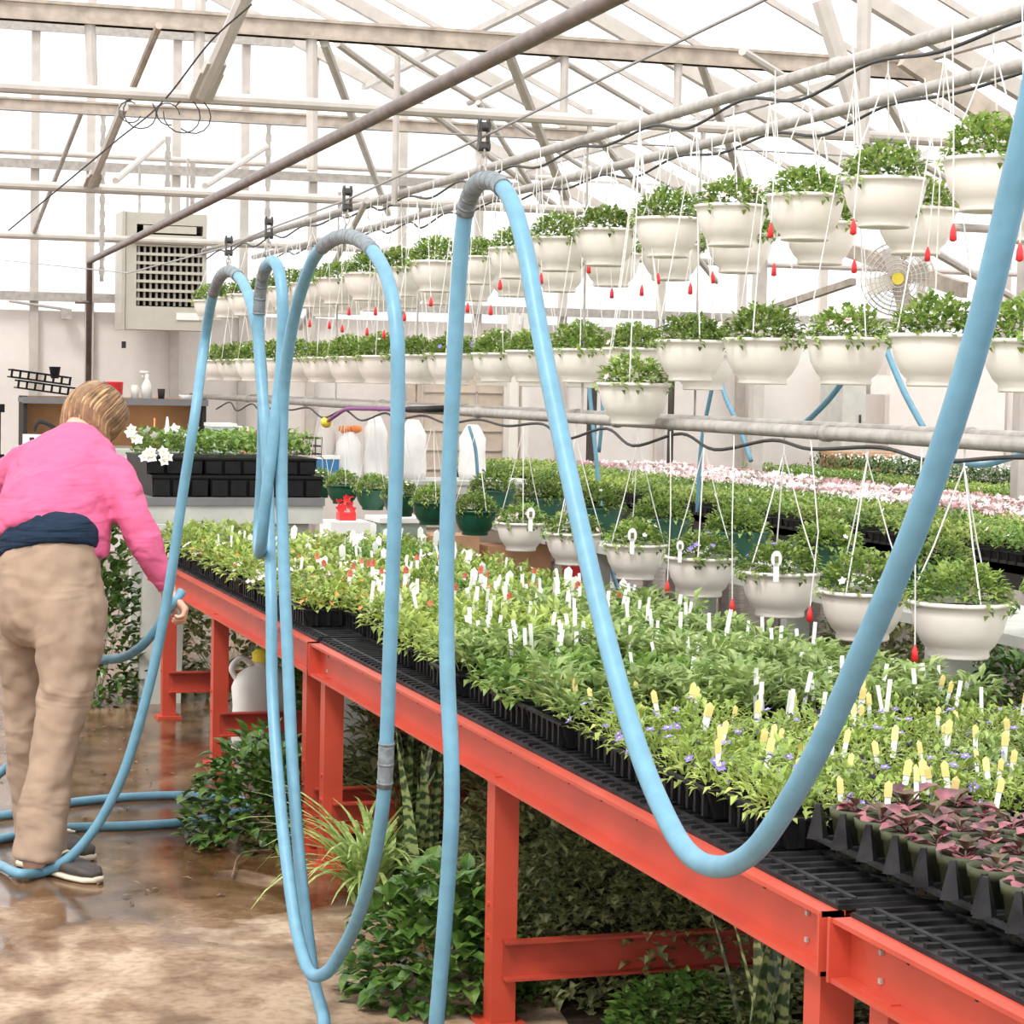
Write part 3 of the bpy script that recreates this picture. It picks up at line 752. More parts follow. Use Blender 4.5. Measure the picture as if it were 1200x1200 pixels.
# drip emitters with red weights
def emitter(px, py, X, zt, label, grp):
    P = atX(px, py, X); h = zt - P.z
    t = thing('drip_emitter', (P.x, P.y, P.z - .02), label, 'drip emitter', grp)
    link('weight', WT, t, sc=1.05)
    b = MB(); b.tube([(0, 0, .045), (R.uniform(-.02, .02), R.uniform(-.03, .03), h * .5), (0, R.uniform(-.06, .06), h)], .0022, 5, 0, False); b.build('thin_tube', M['string'], t)
for px, py in ((903, 272), (1000, 268), (1117, 275), (1195, 298)):
    emitter(px, py, 3.2, ZT, 'red drip weight dangling beside the large near top baskets', 'red drip weights by the near top baskets')
for px, py in ((907, 318), (1001, 314), (1087, 300), (835, 327), (809, 340), (752, 342), (717, 345), (771, 328), (690, 316)):
    emitter(px, py, 3.75, ZT, 'red drip weight hanging in the gap below the right top baskets', 'red drip weights below the right top baskets')
for px, py in ((634, 328), (586, 335), (575, 365), (505, 355), (474, 372), (440, 366), (409, 366), (363, 380), (386, 382), (401, 386), (430, 390), (450, 393), (548, 362)):
    emitter(px, py, 3.3, ZT, 'small red drip weight hanging between the far top and middle baskets', 'red drip weights between the far baskets')
for px, py, L in ((949, 722, 'red drip weight below the bottom basket left of the blue hose'), (1072, 768, 'lowest red drip weight beside the nearest bottom basket'), (858, 712, 'faint red drip weight between two bottom baskets'), (782, 690, 'small red drip weight beside the fifth bottom basket')):
    emitter(px, py, 3.2, ZL, L, None)
# name tags stuck in the bottom baskets
def ovaltag(px, py, X, label, wpx=12):
    P = atX(px, py, X); d = (P - CAMLOC).dot(FWD); s = wpx * d / F
    b = MB(); n = 12
    vs = [(math.cos(2 * math.pi * i / n) * s / 2, 0, math.sin(2 * math.pi * i / n) * s * .75 + s) for i in range(n)]
    b.add(vs + [(x, .002, z) for x, y, z in vs], [tuple(range(n)), tuple(range(n, 2 * n))[::-1]] + [(i, n + i, n + (i + 1) % n, (i + 1) % n) for i in range(n)])
    b.box((0, .001, -.01), (s * .5, .002, s * 1.6)); b.box((0, -.002, s * .95), (s * .35, .002, s * .6), 1)
    o = b.build('basket_tag', [M['tag'], M['leaf_deep']], None, loc=P - V((0, 0, s))); o.rotation_euler = (0, 0, -.3)
    tag(o, label, 'plant tag')
ovaltag(910, 655, 3.27, 'white oval name tag in the third bottom basket', 13); ovaltag(741, 627, 3.27, 'white oval name tag in the fifth bottom basket', 11)
ovaltag(622, 602, 3.27, 'white oval name tag in the seventh bottom basket', 10); ovaltag(797, 640, 3.27, 'white oval name tag in the fourth bottom basket', 9)
# ------------------------------------------------------------------ blue hose
HX = 1.2
near = [((1228, 30), HX), ((1206, 140), HX), ((1178, 262), HX), ((1148, 385), HX), ((1112, 505), HX), ((1068, 630), HX), ((1015, 755), HX), ((962, 872), HX), ((915, 955), HX), ((880, 1000), HX), ((842, 1016), HX), ((805, 998), HX),
        ((770, 935), HX), ((742, 860), HX), ((710, 745), HX), ((682, 625), HX), ((655, 500), HX), ((632, 385), HX), ((615, 290), HX), ((600, 238), HX), ((588, 219), HX), ((572, 211), HX), ((556, 219), HX), ((546, 245), HX), ((539, 310), HX), ((532, 430), HX), ((526, 560), HX), ((523, 690), HX), ((525, 810), HX), ((529, 890), HX), ((529, 960), HX), ((522, 1070), HX), ((513, 1180), HX), ((507, 1250), HX)]
pts = [atX(x, y, X) for (x, y), X in near]
pts += [V((1.18, 4.20, .018)), V((1.05, 4.35, .016)), V((.95, 4.7, .016)), V((1.02, 5.1, .016))]
mid = [((374, 1215), HX - .03), ((366, 1140), HX), ((352, 1020), HX), ((343, 900), HX), ((338, 790), HX), ((333, 670), HX), ((330, 560), HX), ((333, 450), HX), ((345, 370), HX), ((366, 306), HX), ((385, 284), HX), ((408, 277), HX), ((434, 291), HX), ((455, 330), HX), ((465, 390), HX), ((466, 480), HX), ((462, 620), HX), ((457, 760), HX), ((453, 870), HX), ((450, 930), HX), ((440, 1000), HX), ((423, 1065), HX), ((402, 1112), HX), ((382, 1140), HX - .02), ((366, 1142), HX - .04),
       ((351, 1105), HX - .05), ((336, 1010), HX - .05), ((325, 900), HX - .04), ((319, 800), HX - .03), ((318, 700), HX - .02), ((315, 600), HX), ((311, 500), HX), ((305, 430), HX), ((303, 380), HX), ((306, 335), HX), ((312, 313), HX), ((320, 306), HX), ((327, 318), HX), ((331, 350), HX), ((330, 420), HX), ((322, 500), HX - .02), ((311, 590), HX - .04), ((306, 640), HX - .04), ((303, 645), HX), ((303, 620), HX + .05), ((307, 540), HX + .05), ((307, 440), HX + .03), ((299, 375), HX), ((288, 338), HX), ((278, 323), HX), ((268, 318), HX), ((258, 325), HX), ((249, 348), HX), ((240, 400), HX)]
pts += [atX(x, y, X) for (x, y), X in mid]
lf = [(228, 490), (214, 580), (201, 670), (187, 750), (168, 830), (143, 910), (112, 970), (80, 1006), (50, 1022)]
for i, (x, y) in enumerate(lf): pts.append(atD(x, y, 6.78 + .24 * (i + 1) / len(lf)))
pts += [atZ(25, 1024, .03), atZ(0, 1014, .02), atZ(-45, 1000, .016), atZ(-60, 992, .016), atZ(-30, 987, .016), atZ(0, 983, .016), atZ(40, 975, .016), atZ(80, 970, .016), atZ(140, 968, .016), atZ(200, 965, .016), atZ(240, 960, .016), atZ(267, 955, .016),
        atZ(290, 949, .02), atZ(290, 940, .02), atZ(263, 935, .016), atZ(210, 932, .016), atZ(150, 934, .016), atZ(80, 941, .016), atZ(30, 951, .016), atZ(0, 956, .016), atZ(-60, 960, .016), atZ(-90, 930, .016), atZ(-50, 900, .016), V((.62, 8.3, .05)), V((.78, 8.05, .25)), atD(70, 800, 7.9), atD(95, 776, 7.75), atD(118, 773, 7.62), atD(142, 771, 7.52), atD(165, 758, 7.42), atD(183, 737, 7.36), atD(196, 716, 7.34), atD(206, 703, 7.32), atD(213, 693, 7.34)]
path = spline(pts, 8)
root = MB(); root.tube(path, .0155, 14)
hose = root.build('water_hose', M['hose'], smooth=True)
tag(hose, 'long light blue water hose hanging in tall loops over the aisle down to the floor', 'hose')
def proj(p):
    q = RM.transposed() @ (p - CAMLOC); return (600 + F * q.x / -q.z, 600 - F * q.y / -q.z)
PP = [proj(p) for p in path]
def nearest(x, y, lo=0, hi=None):
    hi = hi or len(path); return min(range(lo, hi), key=lambda i: (PP[i][0] - x) ** 2 + (PP[i][1] - y) ** 2)
def wrap(a, c, lo=0, hi=None, m='tape', r=.0172):
    i, j = sorted((nearest(*a, lo, hi), nearest(*c, lo, hi))); b = MB(); b.tube(path[i:j + 1], r, 14)
    for q in range(i, j, 3): b.tube([path[q], path[q] + (path[q + 1] - path[q]).normalized() * .006], r * 1.04, 14)
    o = b.build('tape_wrap', M[m], hose, smooth=True); o['label'] = 'grey tape wrapped round the blue hose'
wrap((590, 220), (545, 250)); n0 = nearest(374, 1215)
wrap((378, 290), (436, 294), n0); wrap((452, 868), (450, 925), n0, nearest(366, 1142, n0)); wrap((313, 312), (303, 370), n0, nearest(331, 350, n0)); wrap((280, 324), (250, 345), nearest(303, 600, n0))
# support wire and trolleys
wp = [atX(1010, -60, HX), atX(880, 8, HX), atX(700, 95, HX), atX(567, 160, HX), atX(407, 234, HX), atX(315, 268, HX), atX(268, 289, HX), atX(150, 320, HX), V((HX, 20.3, 2.6))]
b = MB(); b.tube(wp, .0028, 6); tag(b.build('support_wire', M['wire']), 'thin steel wire overhead along which the hose trolleys run', 'wire')
for (x, y), (hx, hy), lb in (((567, 160), (571, 207), 'largest hose trolley hook, above the nearest hose arch'), ((407, 234), (408, 273), 'hose trolley hook above the second hose arch'), ((315, 268), (318, 303), 'hose trolley hook above the narrow third hose arch'), ((268, 289), (268, 315), 'farthest hose trolley hook, in front of the heater')):
    p = atX(x, y, HX); q = atX(hx, hy, HX)
    t = thing('hose_trolley', p, lb, 'hook', 'hose trolleys on the wire')
    b = MB()
    for s in (-1, 1):
        b.box((s * .008, 0, .004), (.003, .018, .055)); b.tube([(-.011, 0, .018 * s), (.011, 0, .018 * s)], .009, 10)
    b.build('pulley_block', M['iron'], t)
    b = MB(); L = p.z - q.z - .02; n = max(2, int((L - .02) / .018))
    for i in range(n):
        z = -.026 - i * .018; a = V((1, 0, 0)) if i % 2 else V((0, 1, 0))
        ring = [V((0, 0, z)) + a * .006 * math.cos(g) + V((0, 0, .012 * math.sin(g))) for g in [k * math.pi / 4 for k in range(9)]]
        b.tube(ring, .0018, 5, 0, False)
    ring = [V((0, .021 * math.cos(g), -L - .020 + .0215 * math.sin(g))) for g in [k * math.pi / 8 for k in range(17)]]
    b.tube(ring, .002, 5, 0, False); b.build('chain', M['galv'], t)
# ------------------------------------------------------------------ heater on the end wall
YH = 19.75
p = atY(148, 248, YH); q = atY(241, 388, YH)
hw = q.x - p.x; hh = p.z - q.z
t = thing('unit_heater', ((p.x + q.x) / 2, YH, q.z), 'cream louvred heater hanging high on the end wall', 'heater')
fw = .045; x0 = -hw / 2
b = MB(); g0, g1 = x0 + hw * .13, hw / 2 - hw * .05; z0, z1 = hh * .20, hh * .90
b.box(((x0 + g0) / 2, .2, hh / 2), (g0 - x0, .42, hh)); b.box(((g1 + hw / 2) / 2, .2, hh / 2), (hw / 2 - g1, .42, hh))
b.box(((g0 + g1) / 2, .2, z0 / 2), (g1 - g0, .42, z0)); b.box(((g0 + g1) / 2, .2, (z1 + hh) / 2), (g1 - g0, .42, hh - z1)); b.box(((g0 + g1) / 2, .38, (z0 + z1) / 2), (g1 - g0, .04, z1 - z0), 1)
b.box((x0 - .02, .2, hh * .5), (.03, .44, hh * 1.01)); b.box((hw * .28, -.015, hh * .12), (hw * .3, .01, hh * .06), 2)
b.build('casing', [M['heater'], M['dark'], M['tag']], t)
for i in range(9):
    b = MB(); zz = z0 + (i + .5) * (z1 - z0) / 9
    if i == 8: b.box(((g0 + g1) / 2, .0, zz), ((g1 - g0) * .8, .02, (z1 - z0) / 9 * .8))
    else: b.bar((g0, .02, zz + .02), (g1, .02, zz + .02), .05, .024)
    b.build('louvre', M['heater'], t)
b = MB()
for i in range(11):
    xx = g0 + (i + .5) * (g1 - g0) / 11; b.box((xx, .06, (z0 + z1) / 2 - .04), (.018, .05, (z1 - z0) * .86))
b.build('grille', M['heater'], t)
for s in (-1, 1):
    b = MB(); b.tube([(s * hw * .3, .2, hh), (s * hw * .3, .2, hh + .5)], .012, 6); b.build('hanging_rod', M['galv'], t)
# ------------------------------------------------------------------ potting hutch at the end wall
YP = 17.6
a = atY(30, 464, YP); c = atY(240, 464, YP); W = c.x - a.x
zt = a.z; zc = atY(100, 524, YP).z
t = thing('potting_hutch', ((a.x + c.x) / 2, YP, 0), 'potting workbench with grey top shelf and orange plywood back at the end wall', 'workbench')
b = MB(); b.box((0, .2, zt - .03), (W + .04, .42, .035)); b.box((0, -.01, zt - .03), (W + .05, .02, .05)); b.build('top_shelf', M['greyboard'], t)
b = MB(); b.box((0, .39, (zt + zc) / 2), (W, .02, zt - zc)); b.build('back_panel', M['ply'], t)
for s in (-1, 1):
    b = MB(); b.box((s * W / 2, .2, (zt + zc) / 2), (.03, .38, zt - zc)); b.build('side_panel', M['dark'], t)
b = MB(); b.box((0, .05, zc - .03), (W + .1, .8, .05)); b.build('counter', M['palegrey'], t)
for s in (-1, 1):
    for y in (-.25, .35):
        b = MB(); b.box((s * W * .46, y, zc / 2 - .03), (.08, .08, zc - .06)); b.build('leg', M['palegrey'], t)
# things on the top shelf
def onshelf(px, z=None): P = atY(px, 460, YP + .15); return V((P.x, YP + .15, zt - .012))
def potrack():
    P0 = onshelf(48); t = thing('black_crate', P0 + V((0, .0, 0)), 'tilted black slotted plastic crate sticking out over the hutch shelf', 'crate')
    b = MB(); rot = Matrix.Rotation(.12, 3, 'Y'); c0 = V((-.02, 0, .10))
    for dz, xs in ((.03, 0), (-.045, .06)):
        for z in (0, .055): b.box(c0 + rot @ V((xs, -.12, dz + z)), (.46, .02, .012), rot=rot); b.box(c0 + rot @ V((xs, .12, dz + z)), (.46, .02, .012), rot=rot)
        for i in range(8): b.box(c0 + rot @ V((xs - .22 + i * .063, -.12, dz + .03)), (.016, .02, .06), rot=rot); b.box(c0 + rot @ V((xs - .22 + i * .063, 0, dz)), (.016, .25, .01), rot=rot)
    b.build('crate_body', M['black'], t)
    b = MB(); b.lathe([(.03, 0), (.045, .09), (.04, .09)], (.10, -.04, .15), 12); b.build('pot', M['black'], t)
potrack()
def lathething(name, P, prof, m, label, cat, n=16, extra=None):
    b = MB(); b.lathe(prof, n=n, capt=True)
    if extra: extra(b)
    o = b.build(name, m if isinstance(m, list) else [m], None, True, P); tag(o, label, cat); return o
lathething('coffee_tin', onshelf(134), [(.055, 0), (.062, .01), (.068, .125), (.072, .13), (.062, .135)], [M['red'], M['tag']], 'red tin with a white patch on the hutch shelf', 'tin', extra=lambda b: b.box((-.01, -.066, .03), (.07, .012, .05), 1))
lathething('spray_bottle', onshelf(172), [(.04, 0), (.042, .10), (.02, .15), (.014, .16), (.018, .19), (.012, .2)], M['pale_plastic'], 'pale translucent spray bottle on the hutch shelf', 'bottle', extra=lambda b: (b.box((-.02, 0, .21), (.07, .02, .025)), b.box((-.035, 0, .18), (.01, .012, .04))))
lathething('glass_jar', onshelf(158), [(.03, 0), (.032, .09), (.025, .1), (.025, .11)], M['pale_plastic'], 'small pale jar between red tin and spray bottle', 'jar')
lathething('dark_cup', onshelf(189), [(.024, 0), (.03, .085), (.026, .085), (.02, .01)], M['dark'], 'dark cup on the hutch shelf right of the spray bottle', 'cup')
lathething('white_bowl', onshelf(218), [(.03, 0), (.06, .04), (.055, .04), (.02, .01)], M['fabric_white'], 'white bowl at the right end of the hutch shelf', 'bowl')
def oncounter(px): P = atY(px, 500, YP - .1); return V((P.x, YP - .1, zc - .005))
b = MB(); b.box((0, 0, .05), (.28, .2, .1), 0)
for i in range(3): b.box((-.09 + i * .09, -.102, .05), (.035, .004, .06), 1)
o = b.build('supply_box', [M['fabric_white'], M['dark']], None, loc=oncounter(50)); tag(o, 'white box with dark marks at the left of the hutch counter', 'box')
b = MB(); b.tube(spline([(-.1, 0, .02), (-.06, 0, .09), (.02, 0, .07), (.08, 0, .03), (.13, 0, .0)], 6), .016, 8); o = b.build('hand_shovel', M['dark'], None, loc=oncounter(50) + V((.03, 0, .105))); tag(o, 'dark hand tool lying on the white box in the hutch', 'tool')
lathething('orange_candle_bottle', oncounter(181), [(.018, 0), (.02, .1), (.008, .14), (.007, .24)], M['fl_orange'], 'slim orange-yellow bottle in the hutch', 'bottle')
lathething('white_cone_bottle', oncounter(196), [(.045, 0), (.04, .05), (.015, .19), (.007, .25)], M['fabric_white'], 'white cone-shaped bottle in the hutch', 'bottle')
lathething('dark_dish', oncounter(222), [(.03, 0), (.07, .04), (.06, .045)], M['dark'], 'dark shallow dish right of the cone bottle', 'dish')
# clear tub and boxes right of the hutch
def boxthing(name, px0, px1, py0, py1, Y, dep, m, label, cat, lid=None, solid=True):
    a = atY(px0, py1, Y); c = atY(px1, py0, Y); w_, h_ = c.x - a.x, c.z - a.z
    t = thing(name, ((a.x + c.x) / 2, Y + dep / 2, a.z), label, cat)
    b = MB(); b.box((0, 0, h_ / 2), (w_, dep, h_), taper=.88); b.build('body', m, t)
    b = MB(); b.box((0, 0, h_ + .004), (w_ * 1.04, dep * 1.04, .02)); b.build(lid or 'rim', m, t); return t
# shelf table behind carries them
def slabtable(px0, px1, py, Y, dep, thick, m, label, legm, legs=True, name='table'):
    a = atY(px0, py, Y); c = atY(px1, py, Y); z = a.z; w_ = c.x - a.x
    t = thing(name, ((a.x + c.x) / 2, Y + dep / 2, 0), label, 'table')
    b = MB(); b.box((0, 0, z - thick * .15), (w_, dep, thick * .3), 0); b.build('top', m, t)
    for s_ in (-1, 1):
        b = MB(); b.box((0, s_ * (dep / 2 - .03), z - thick * .65), (w_ * .985, .04, thick * .7)); b.build('apron', legm, t)
    for sx in (-1, 1):
        for sy in (-1, 1):
            b = MB(); b.box((sx * (w_ / 2 - .12), sy * (dep / 2 - .1), (z - thick * .3) / 2), (.10, .08, z - thick * .3)); b.build('leg', legm, t)
    return t, z, a.x, c.x
YT = 11.2
tb, zT, xa, xc = slabtable(165, 381, 583, YT, .95, .13, M['greyboard'], 'pale grey display table with dark top holding trays of white bedding plants', M['palegrey'], name='display_table')
# broad tapered pale board under its left end
b = MB(); P0 = atY(160, 830, YT - .5); 
b.add([(0, 0, 0), (.20, 0, 0), (.22, 0, .86), (.02, 0, .86), (0, .05, 0), (.20, .05, 0), (.22, .05, .86), (.02, .05, .86)], [(0, 1, 2, 3), (7, 6, 5, 4), (1, 5, 6, 2), (4, 0, 3, 7), (3, 2, 6, 7), (0, 4, 5, 1)])
o = b.build('leaning_board', M['palegrey'], None, loc=(atY(163, 800, 10.75).x, 10.75, 0)); tag(o, 'broad pale grey board standing upright at the far end of the orange bench', 'board')
# trays on the table: lower tier of deep pots, upper tier of cell trays
def deeptray(w_, d_, h_, n):
    b = MB(); b.box((0, 0, h_ * .45), (w_, d_, h_ * .9), taper=.96)
    b.box((0, 0, h_ * .93), (w_ * 1.02, d_ * 1.02, h_ * .12))
    for i in range(n): b.box((-w_ / 2 + (i + .5) * w_ / n, -d_ / 2, h_ * .42), (w_ / n * .82, .02, h_ * .7))
    return b.mesh('tray', [M['black']])
DT = deeptray(.27, .8, .11, 3); UT = deeptray(.28, .72, .085, 3)
def flatfol(nl, nf, fr, lm, fm, hgt=.08, L=.04, W=.02, sx=.52, sy=.26, fm2=None):
    b = MB()
    for i in range(nl):
        p = V((R.uniform(-sx / 2, sx / 2), R.uniform(-sy / 2, sy / 2), R.uniform(.2, 1) * hgt)); d = rdir(-.1, 1)
        b.leaf(p, d, L * R.uniform(.7, 1.2), W, 0)
    for i in range(nf):
        p = V((R.uniform(-sx / 2, sx / 2), R.uniform(-sy / 2, sy / 2), hgt * R.uniform(.85, 1.25))); b.flower(p, rdir(.2, 1) + V((0, -.3, 0)), fr * R.uniform(.7, 1.2), 1 if (fm2 is None or R.random() < .6) else 2)
    return b.mesh('foliage', [lm, fm] + ([fm2] if fm2 else []))
FW = flatfol(420, 8, .028, M['leaf_mid'], M['fl_white'], .13, .05, .03, .28, .74)
FG = flatfol(420, 0, .028, M['leaf_mid'], M['fl_white'], .13, .05, .03, .28, .74)
nT = 3; wT = (xc - xa - .06)
for i in range(nT):
    x = xa + .06 + (i + .5) * wT / nT
    t = thing('bedding_tray', (x, YT + .45, zT), 'deep lower black tray, %s from the left on the grey display table' % ORD[i], 'plant tray', 'lower deep trays on the display table')
    o = link('tray', DT, t); o.scale = (wT / nT / .275, 1, 1)
    t = thing('bedding_tray', (x - .02, YT + .47, zT + .112), '%s, %s from the left, top layer on the display table' % ('tray of white petunias' if i < 1 else 'tray of leafy plants', ORD[i]), 'plant tray', 'upper trays on the display table')
    o = link('tray', UT, t); o.scale = (wT / nT / .285, 1, 1); o = link('foliage', FW if i < 1 else FG, t, (0, 0, .07)); o.scale = (wT / nT / .28, 1, 1)
for px, py, s in ((175, 530, 14), (192, 532, 13), (155, 508, 12)):
    P = atY(px, py, YT + .02); b = MB()
    for k in range(5): b.flower(P + V((R.uniform(-.03, .03), -.0, R.uniform(-.04, .04))), V((R.uniform(-.4, .4), -1, .3)), .03, 0, 1)
    tag(b.build('white_petunia', [M['fl_white'], M['fl_yellow']]), 'white petunia blooms %s' % {175: 'at the front left of the display table', 192: 'second cluster at the front of the display table', 155: 'high beside the woman\'s hair'}[px], 'flower')
ORD += ['thirty-' + w for w in 'seventh eighth ninth'.split()] + ['fortieth'] + ['forty-' + w for w in 'first second third fourth fifth sixth seventh eighth ninth'.split()]
# ------------------------------------------------------------------ far benches
FB = [flatfol(300, 3, .018, M['leaf_mid'], M['fl_white'], .10, .045, .022, .27, .52), flatfol(300, 0, .018, M['leaf_light'], M['fl_white'], .10, .045, .022, .27, .52)]
FP = [flatfol(200, 95, .022, M['leaf_mid'], M['fl_pale'], .10, .04, .022, .27, .52, M['fl_white']), flatfol(200, 90, .022, M['leaf_mid'], M['fl_pink'], .10, .04, .022, .27, .52, M['fl_pale'])]
FD = [flatfol(240, 26, .016, M['leaf_dark'], M['fl_white'], .14, .06, .018, .27, .52)]
FLT = traymesh(.52, .27)
def farbench(X0, X1, Y0, Y1, z, kinds, desc, where, short, nx=4):
    t = thing('display_bench', (X0, Y0, 0), 'long pale bench %s, packed with %s' % (where, desc), 'bench')
    W = X1 - X0; L = Y1 - Y0
    b = MB(); b.box((W / 2, L / 2, z - .02), (W, L, .04)); b.box((.01, L / 2, z - .05), (.02, L, .13)); b.build('top', M['dark'], t)
    n = int(L / 1.8) + 1
    for i in range(n):
        for x in (.08, W - .08):
            b = MB(); b.box((x, .1 + i * (L - .2) / max(1, n - 1), (z - .04) / 2), (.07, .07, z - .04)); b.build('leg', M['white'], t)
    for r in range(nx):
        x = X0 + (r + .5) * W / nx; y = Y0 + .27; k = 0
        while y < Y1 - .2:
            o = thing('bedding_flat', (x, y, z), 'flat %s, %s from near end, %s row from aisle' % (short, ORD[k], ORD[r]), 'plant tray', 'flats of %s %s' % (desc, where))
            link('tray', FLT, o); link('foliage', R.choice(kinds), o, (0, 0, .045), 0 if R.random() < .5 else math.pi)
            y += .54; k += 1
farbench(5.45, 6.25, 8.2, 19.2, .76, FB, 'green bedding plants', 'behind the bottom row of baskets', 'on first green bench', nx=3)
farbench(6.35, 7.45, 10.2, 19.2, .74, FP, 'pale pink and white blossoms', 'in the right background', 'of pale pink blossoms')
farbench(8.15, 8.75, 13, 19.2, .74, FB, 'plain green plants', 'behind the pink blossoms', 'of green plants past the pinks', nx=2)
farbench(9.0, 9.6, 15, 19.4, .78, FD, 'dark upright plants with white tips', 'nearest the end wall', 'of dark white-tipped plants', nx=2)
# narrow plank bench with dark green pots
t = thing('plank_bench', (4.05, 6.4, 0), 'narrow plank bench on broad pale posts behind the bottom baskets', 'bench')
b = MB(); b.box((.3, 4.2, .70), (.62, 8.4, .04)); b.build('top', M['palegrey'], t)
for px, w_ in ((1111, .17), (930, .11), (822, .11), (700, .10)):
    P = atX(px, 700, 4.12); b = MB(); b.box((.08, P.y - 6.4, .34), (w_, .06, .68)); b.build('post', M['palegrey'], t)
Yp = 6.9; k = 0
while Yp < 14.4:
    o = thing('green_bowl', (4.24, Yp, .72), 'dark green bowl, %s from the right on the narrow plank bench' % ORD[k], 'potted plant', 'green bowls on the plank bench', R.uniform(0, 6))
    link('pot', BG, o); link('foliage', R.choice(BF), o, None, R.uniform(0, 6)); Yp += .98; k += 1
# ------------------------------------------------------------------ ground plants
def mound(n, r, h, L, W, lm, big=True, inner=.3, ry=None):
    b = MB(); stems(b, 8, r * .5, h * .5); dome(n, r, ry or r, h, L, W, big, mb=b, inner=inner, elev=-.02, droop=.35)
    return b.mesh('foliage', [lm])
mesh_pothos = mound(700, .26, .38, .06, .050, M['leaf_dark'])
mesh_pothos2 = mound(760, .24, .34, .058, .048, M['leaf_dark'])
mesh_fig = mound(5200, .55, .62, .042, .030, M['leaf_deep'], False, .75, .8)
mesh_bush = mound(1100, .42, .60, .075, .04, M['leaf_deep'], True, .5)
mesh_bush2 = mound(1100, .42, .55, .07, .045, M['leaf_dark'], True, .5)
def gplant(me, x, y, label, name='ground_plant', cat='plant', group=None, z=0., sc=1., rz=None):
    o = link(name, me, None, (x, y, z), R.uniform(0, 6.28) if rz is None else rz, sc); return tag(o, label, cat, group)
pA = atZ(288, 985, 0); pB = atZ(492, 1215, 0)
gplant(mesh_pothos, pA.x + .05, pA.y, 'glossy round-leaved green plant on the floor at the foot of the far bench legs', 'leafy_plant', sc=1.0)
gplant(mesh_pothos2, 1.56, 5.45, 'glossy green heart-leaved plant spilling from under the orange bench in the foreground', 'leafy_plant')
gplant(mesh_fig, 2.22, 5.75, 'small-leaved creeping plant mounded under the bench right of the front leg', 'creeping_plant', rz=.1)
gplant(mesh_fig, 2.3, 4.5, 'low small-leaved creeping mat below the near cross brace', 'creeping_plant', rz=.5, sc=(.8, .8, .36))
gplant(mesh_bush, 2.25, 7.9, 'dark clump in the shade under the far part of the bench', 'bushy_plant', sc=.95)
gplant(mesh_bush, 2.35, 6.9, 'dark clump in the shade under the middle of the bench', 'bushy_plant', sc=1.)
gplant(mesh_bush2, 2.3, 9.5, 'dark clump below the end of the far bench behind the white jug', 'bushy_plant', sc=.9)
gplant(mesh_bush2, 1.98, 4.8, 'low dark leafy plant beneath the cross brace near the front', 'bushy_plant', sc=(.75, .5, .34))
gplant(mound(1000, .27, 1.0, .07, .045, M['leaf_dark'], True, .4), 1.40, 10.95, 'green bush standing beside the display table behind the woman', 'bushy_plant', sc=1.)
for i, (x, y, s) in enumerate(((3.45, 5.6, 1.0), (3.6, 6.6, .95), (3.5, 7.7, 1.), (3.7, 8.8, .9), (3.6, 9.9, .95), (3.6, 11.0, .9), (4.5, 6.2, 1.), (4.6, 7.5, .9))):
    gplant(mesh_bush if i % 2 else mesh_bush2, x, y, 'dark bush growing on the ground below the bottom baskets, %s from the near end' % ORD[i], 'bushy_plant', 'plant', 'bushes below the bottom baskets', sc=s)
def spider(n, L):
    b = MB()
    for i in range(n): b.blade((R.uniform(-.03, .03), R.uniform(-.03, .03), R.uniform(0, .06)), R.uniform(0, 6.28), L * R.uniform(.6, 1.1), .017, R.uniform(.6, 1.35), 0, 7, R.uniform(0, 1))
    return b.mesh('foliage', [M['leaf_spider']])
SP = spider(110, .46)
gplant(SP, 1.62, 6.45, 'pale striped spider plant with long arching leaves under the bench by the middle hoses', 'spider_plant')
gplant(spider(60, .40), 1.9, 6.95, 'second spider plant with upright leaves deeper under the bench', 'spider_plant')
def snake(n, L):
    b = MB()
    for i in range(n): b.blade((R.uniform(-.07, .07), R.uniform(-.09, .09), 0), R.uniform(0, 6.28), L * R.uniform(.7, 1.1), .055, R.uniform(.02, .16), 0, 6, .2)
    return b.mesh('foliage', [M['leaf_snake']])
gplant(snake(13, .58), 1.76, 6.45, 'banded snake plant with sword leaves between the hose and the bench leg', 'snake_plant')
gplant(snake(12, .50), 1.90, 4.2, 'banded snake plant behind the near cross brace at the bottom of the photo', 'snake_plant')
gplant(snake(8, .45), 1.85, 5.75, 'smaller snake plant just behind the leg of the orange bench', 'snake_plant')
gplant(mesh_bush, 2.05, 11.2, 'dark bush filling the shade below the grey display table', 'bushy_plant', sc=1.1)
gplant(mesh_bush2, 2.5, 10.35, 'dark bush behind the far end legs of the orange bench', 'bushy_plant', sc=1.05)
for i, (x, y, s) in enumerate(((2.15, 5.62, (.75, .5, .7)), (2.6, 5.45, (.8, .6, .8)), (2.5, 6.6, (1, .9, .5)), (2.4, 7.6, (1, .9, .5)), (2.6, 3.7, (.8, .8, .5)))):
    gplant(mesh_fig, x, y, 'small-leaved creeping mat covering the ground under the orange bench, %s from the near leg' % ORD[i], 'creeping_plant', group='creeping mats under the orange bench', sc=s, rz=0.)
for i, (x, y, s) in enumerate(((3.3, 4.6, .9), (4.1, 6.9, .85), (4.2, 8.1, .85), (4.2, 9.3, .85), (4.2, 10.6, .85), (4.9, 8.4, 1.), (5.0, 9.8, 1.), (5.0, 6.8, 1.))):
    gplant(mesh_bush2 if i % 2 else mesh_bush, x, y, 'dark leafy growth under the narrow plank bench, %s from the near end' % ORD[i], 'bushy_plant', 'plant', 'growth under the plank bench', sc=s)
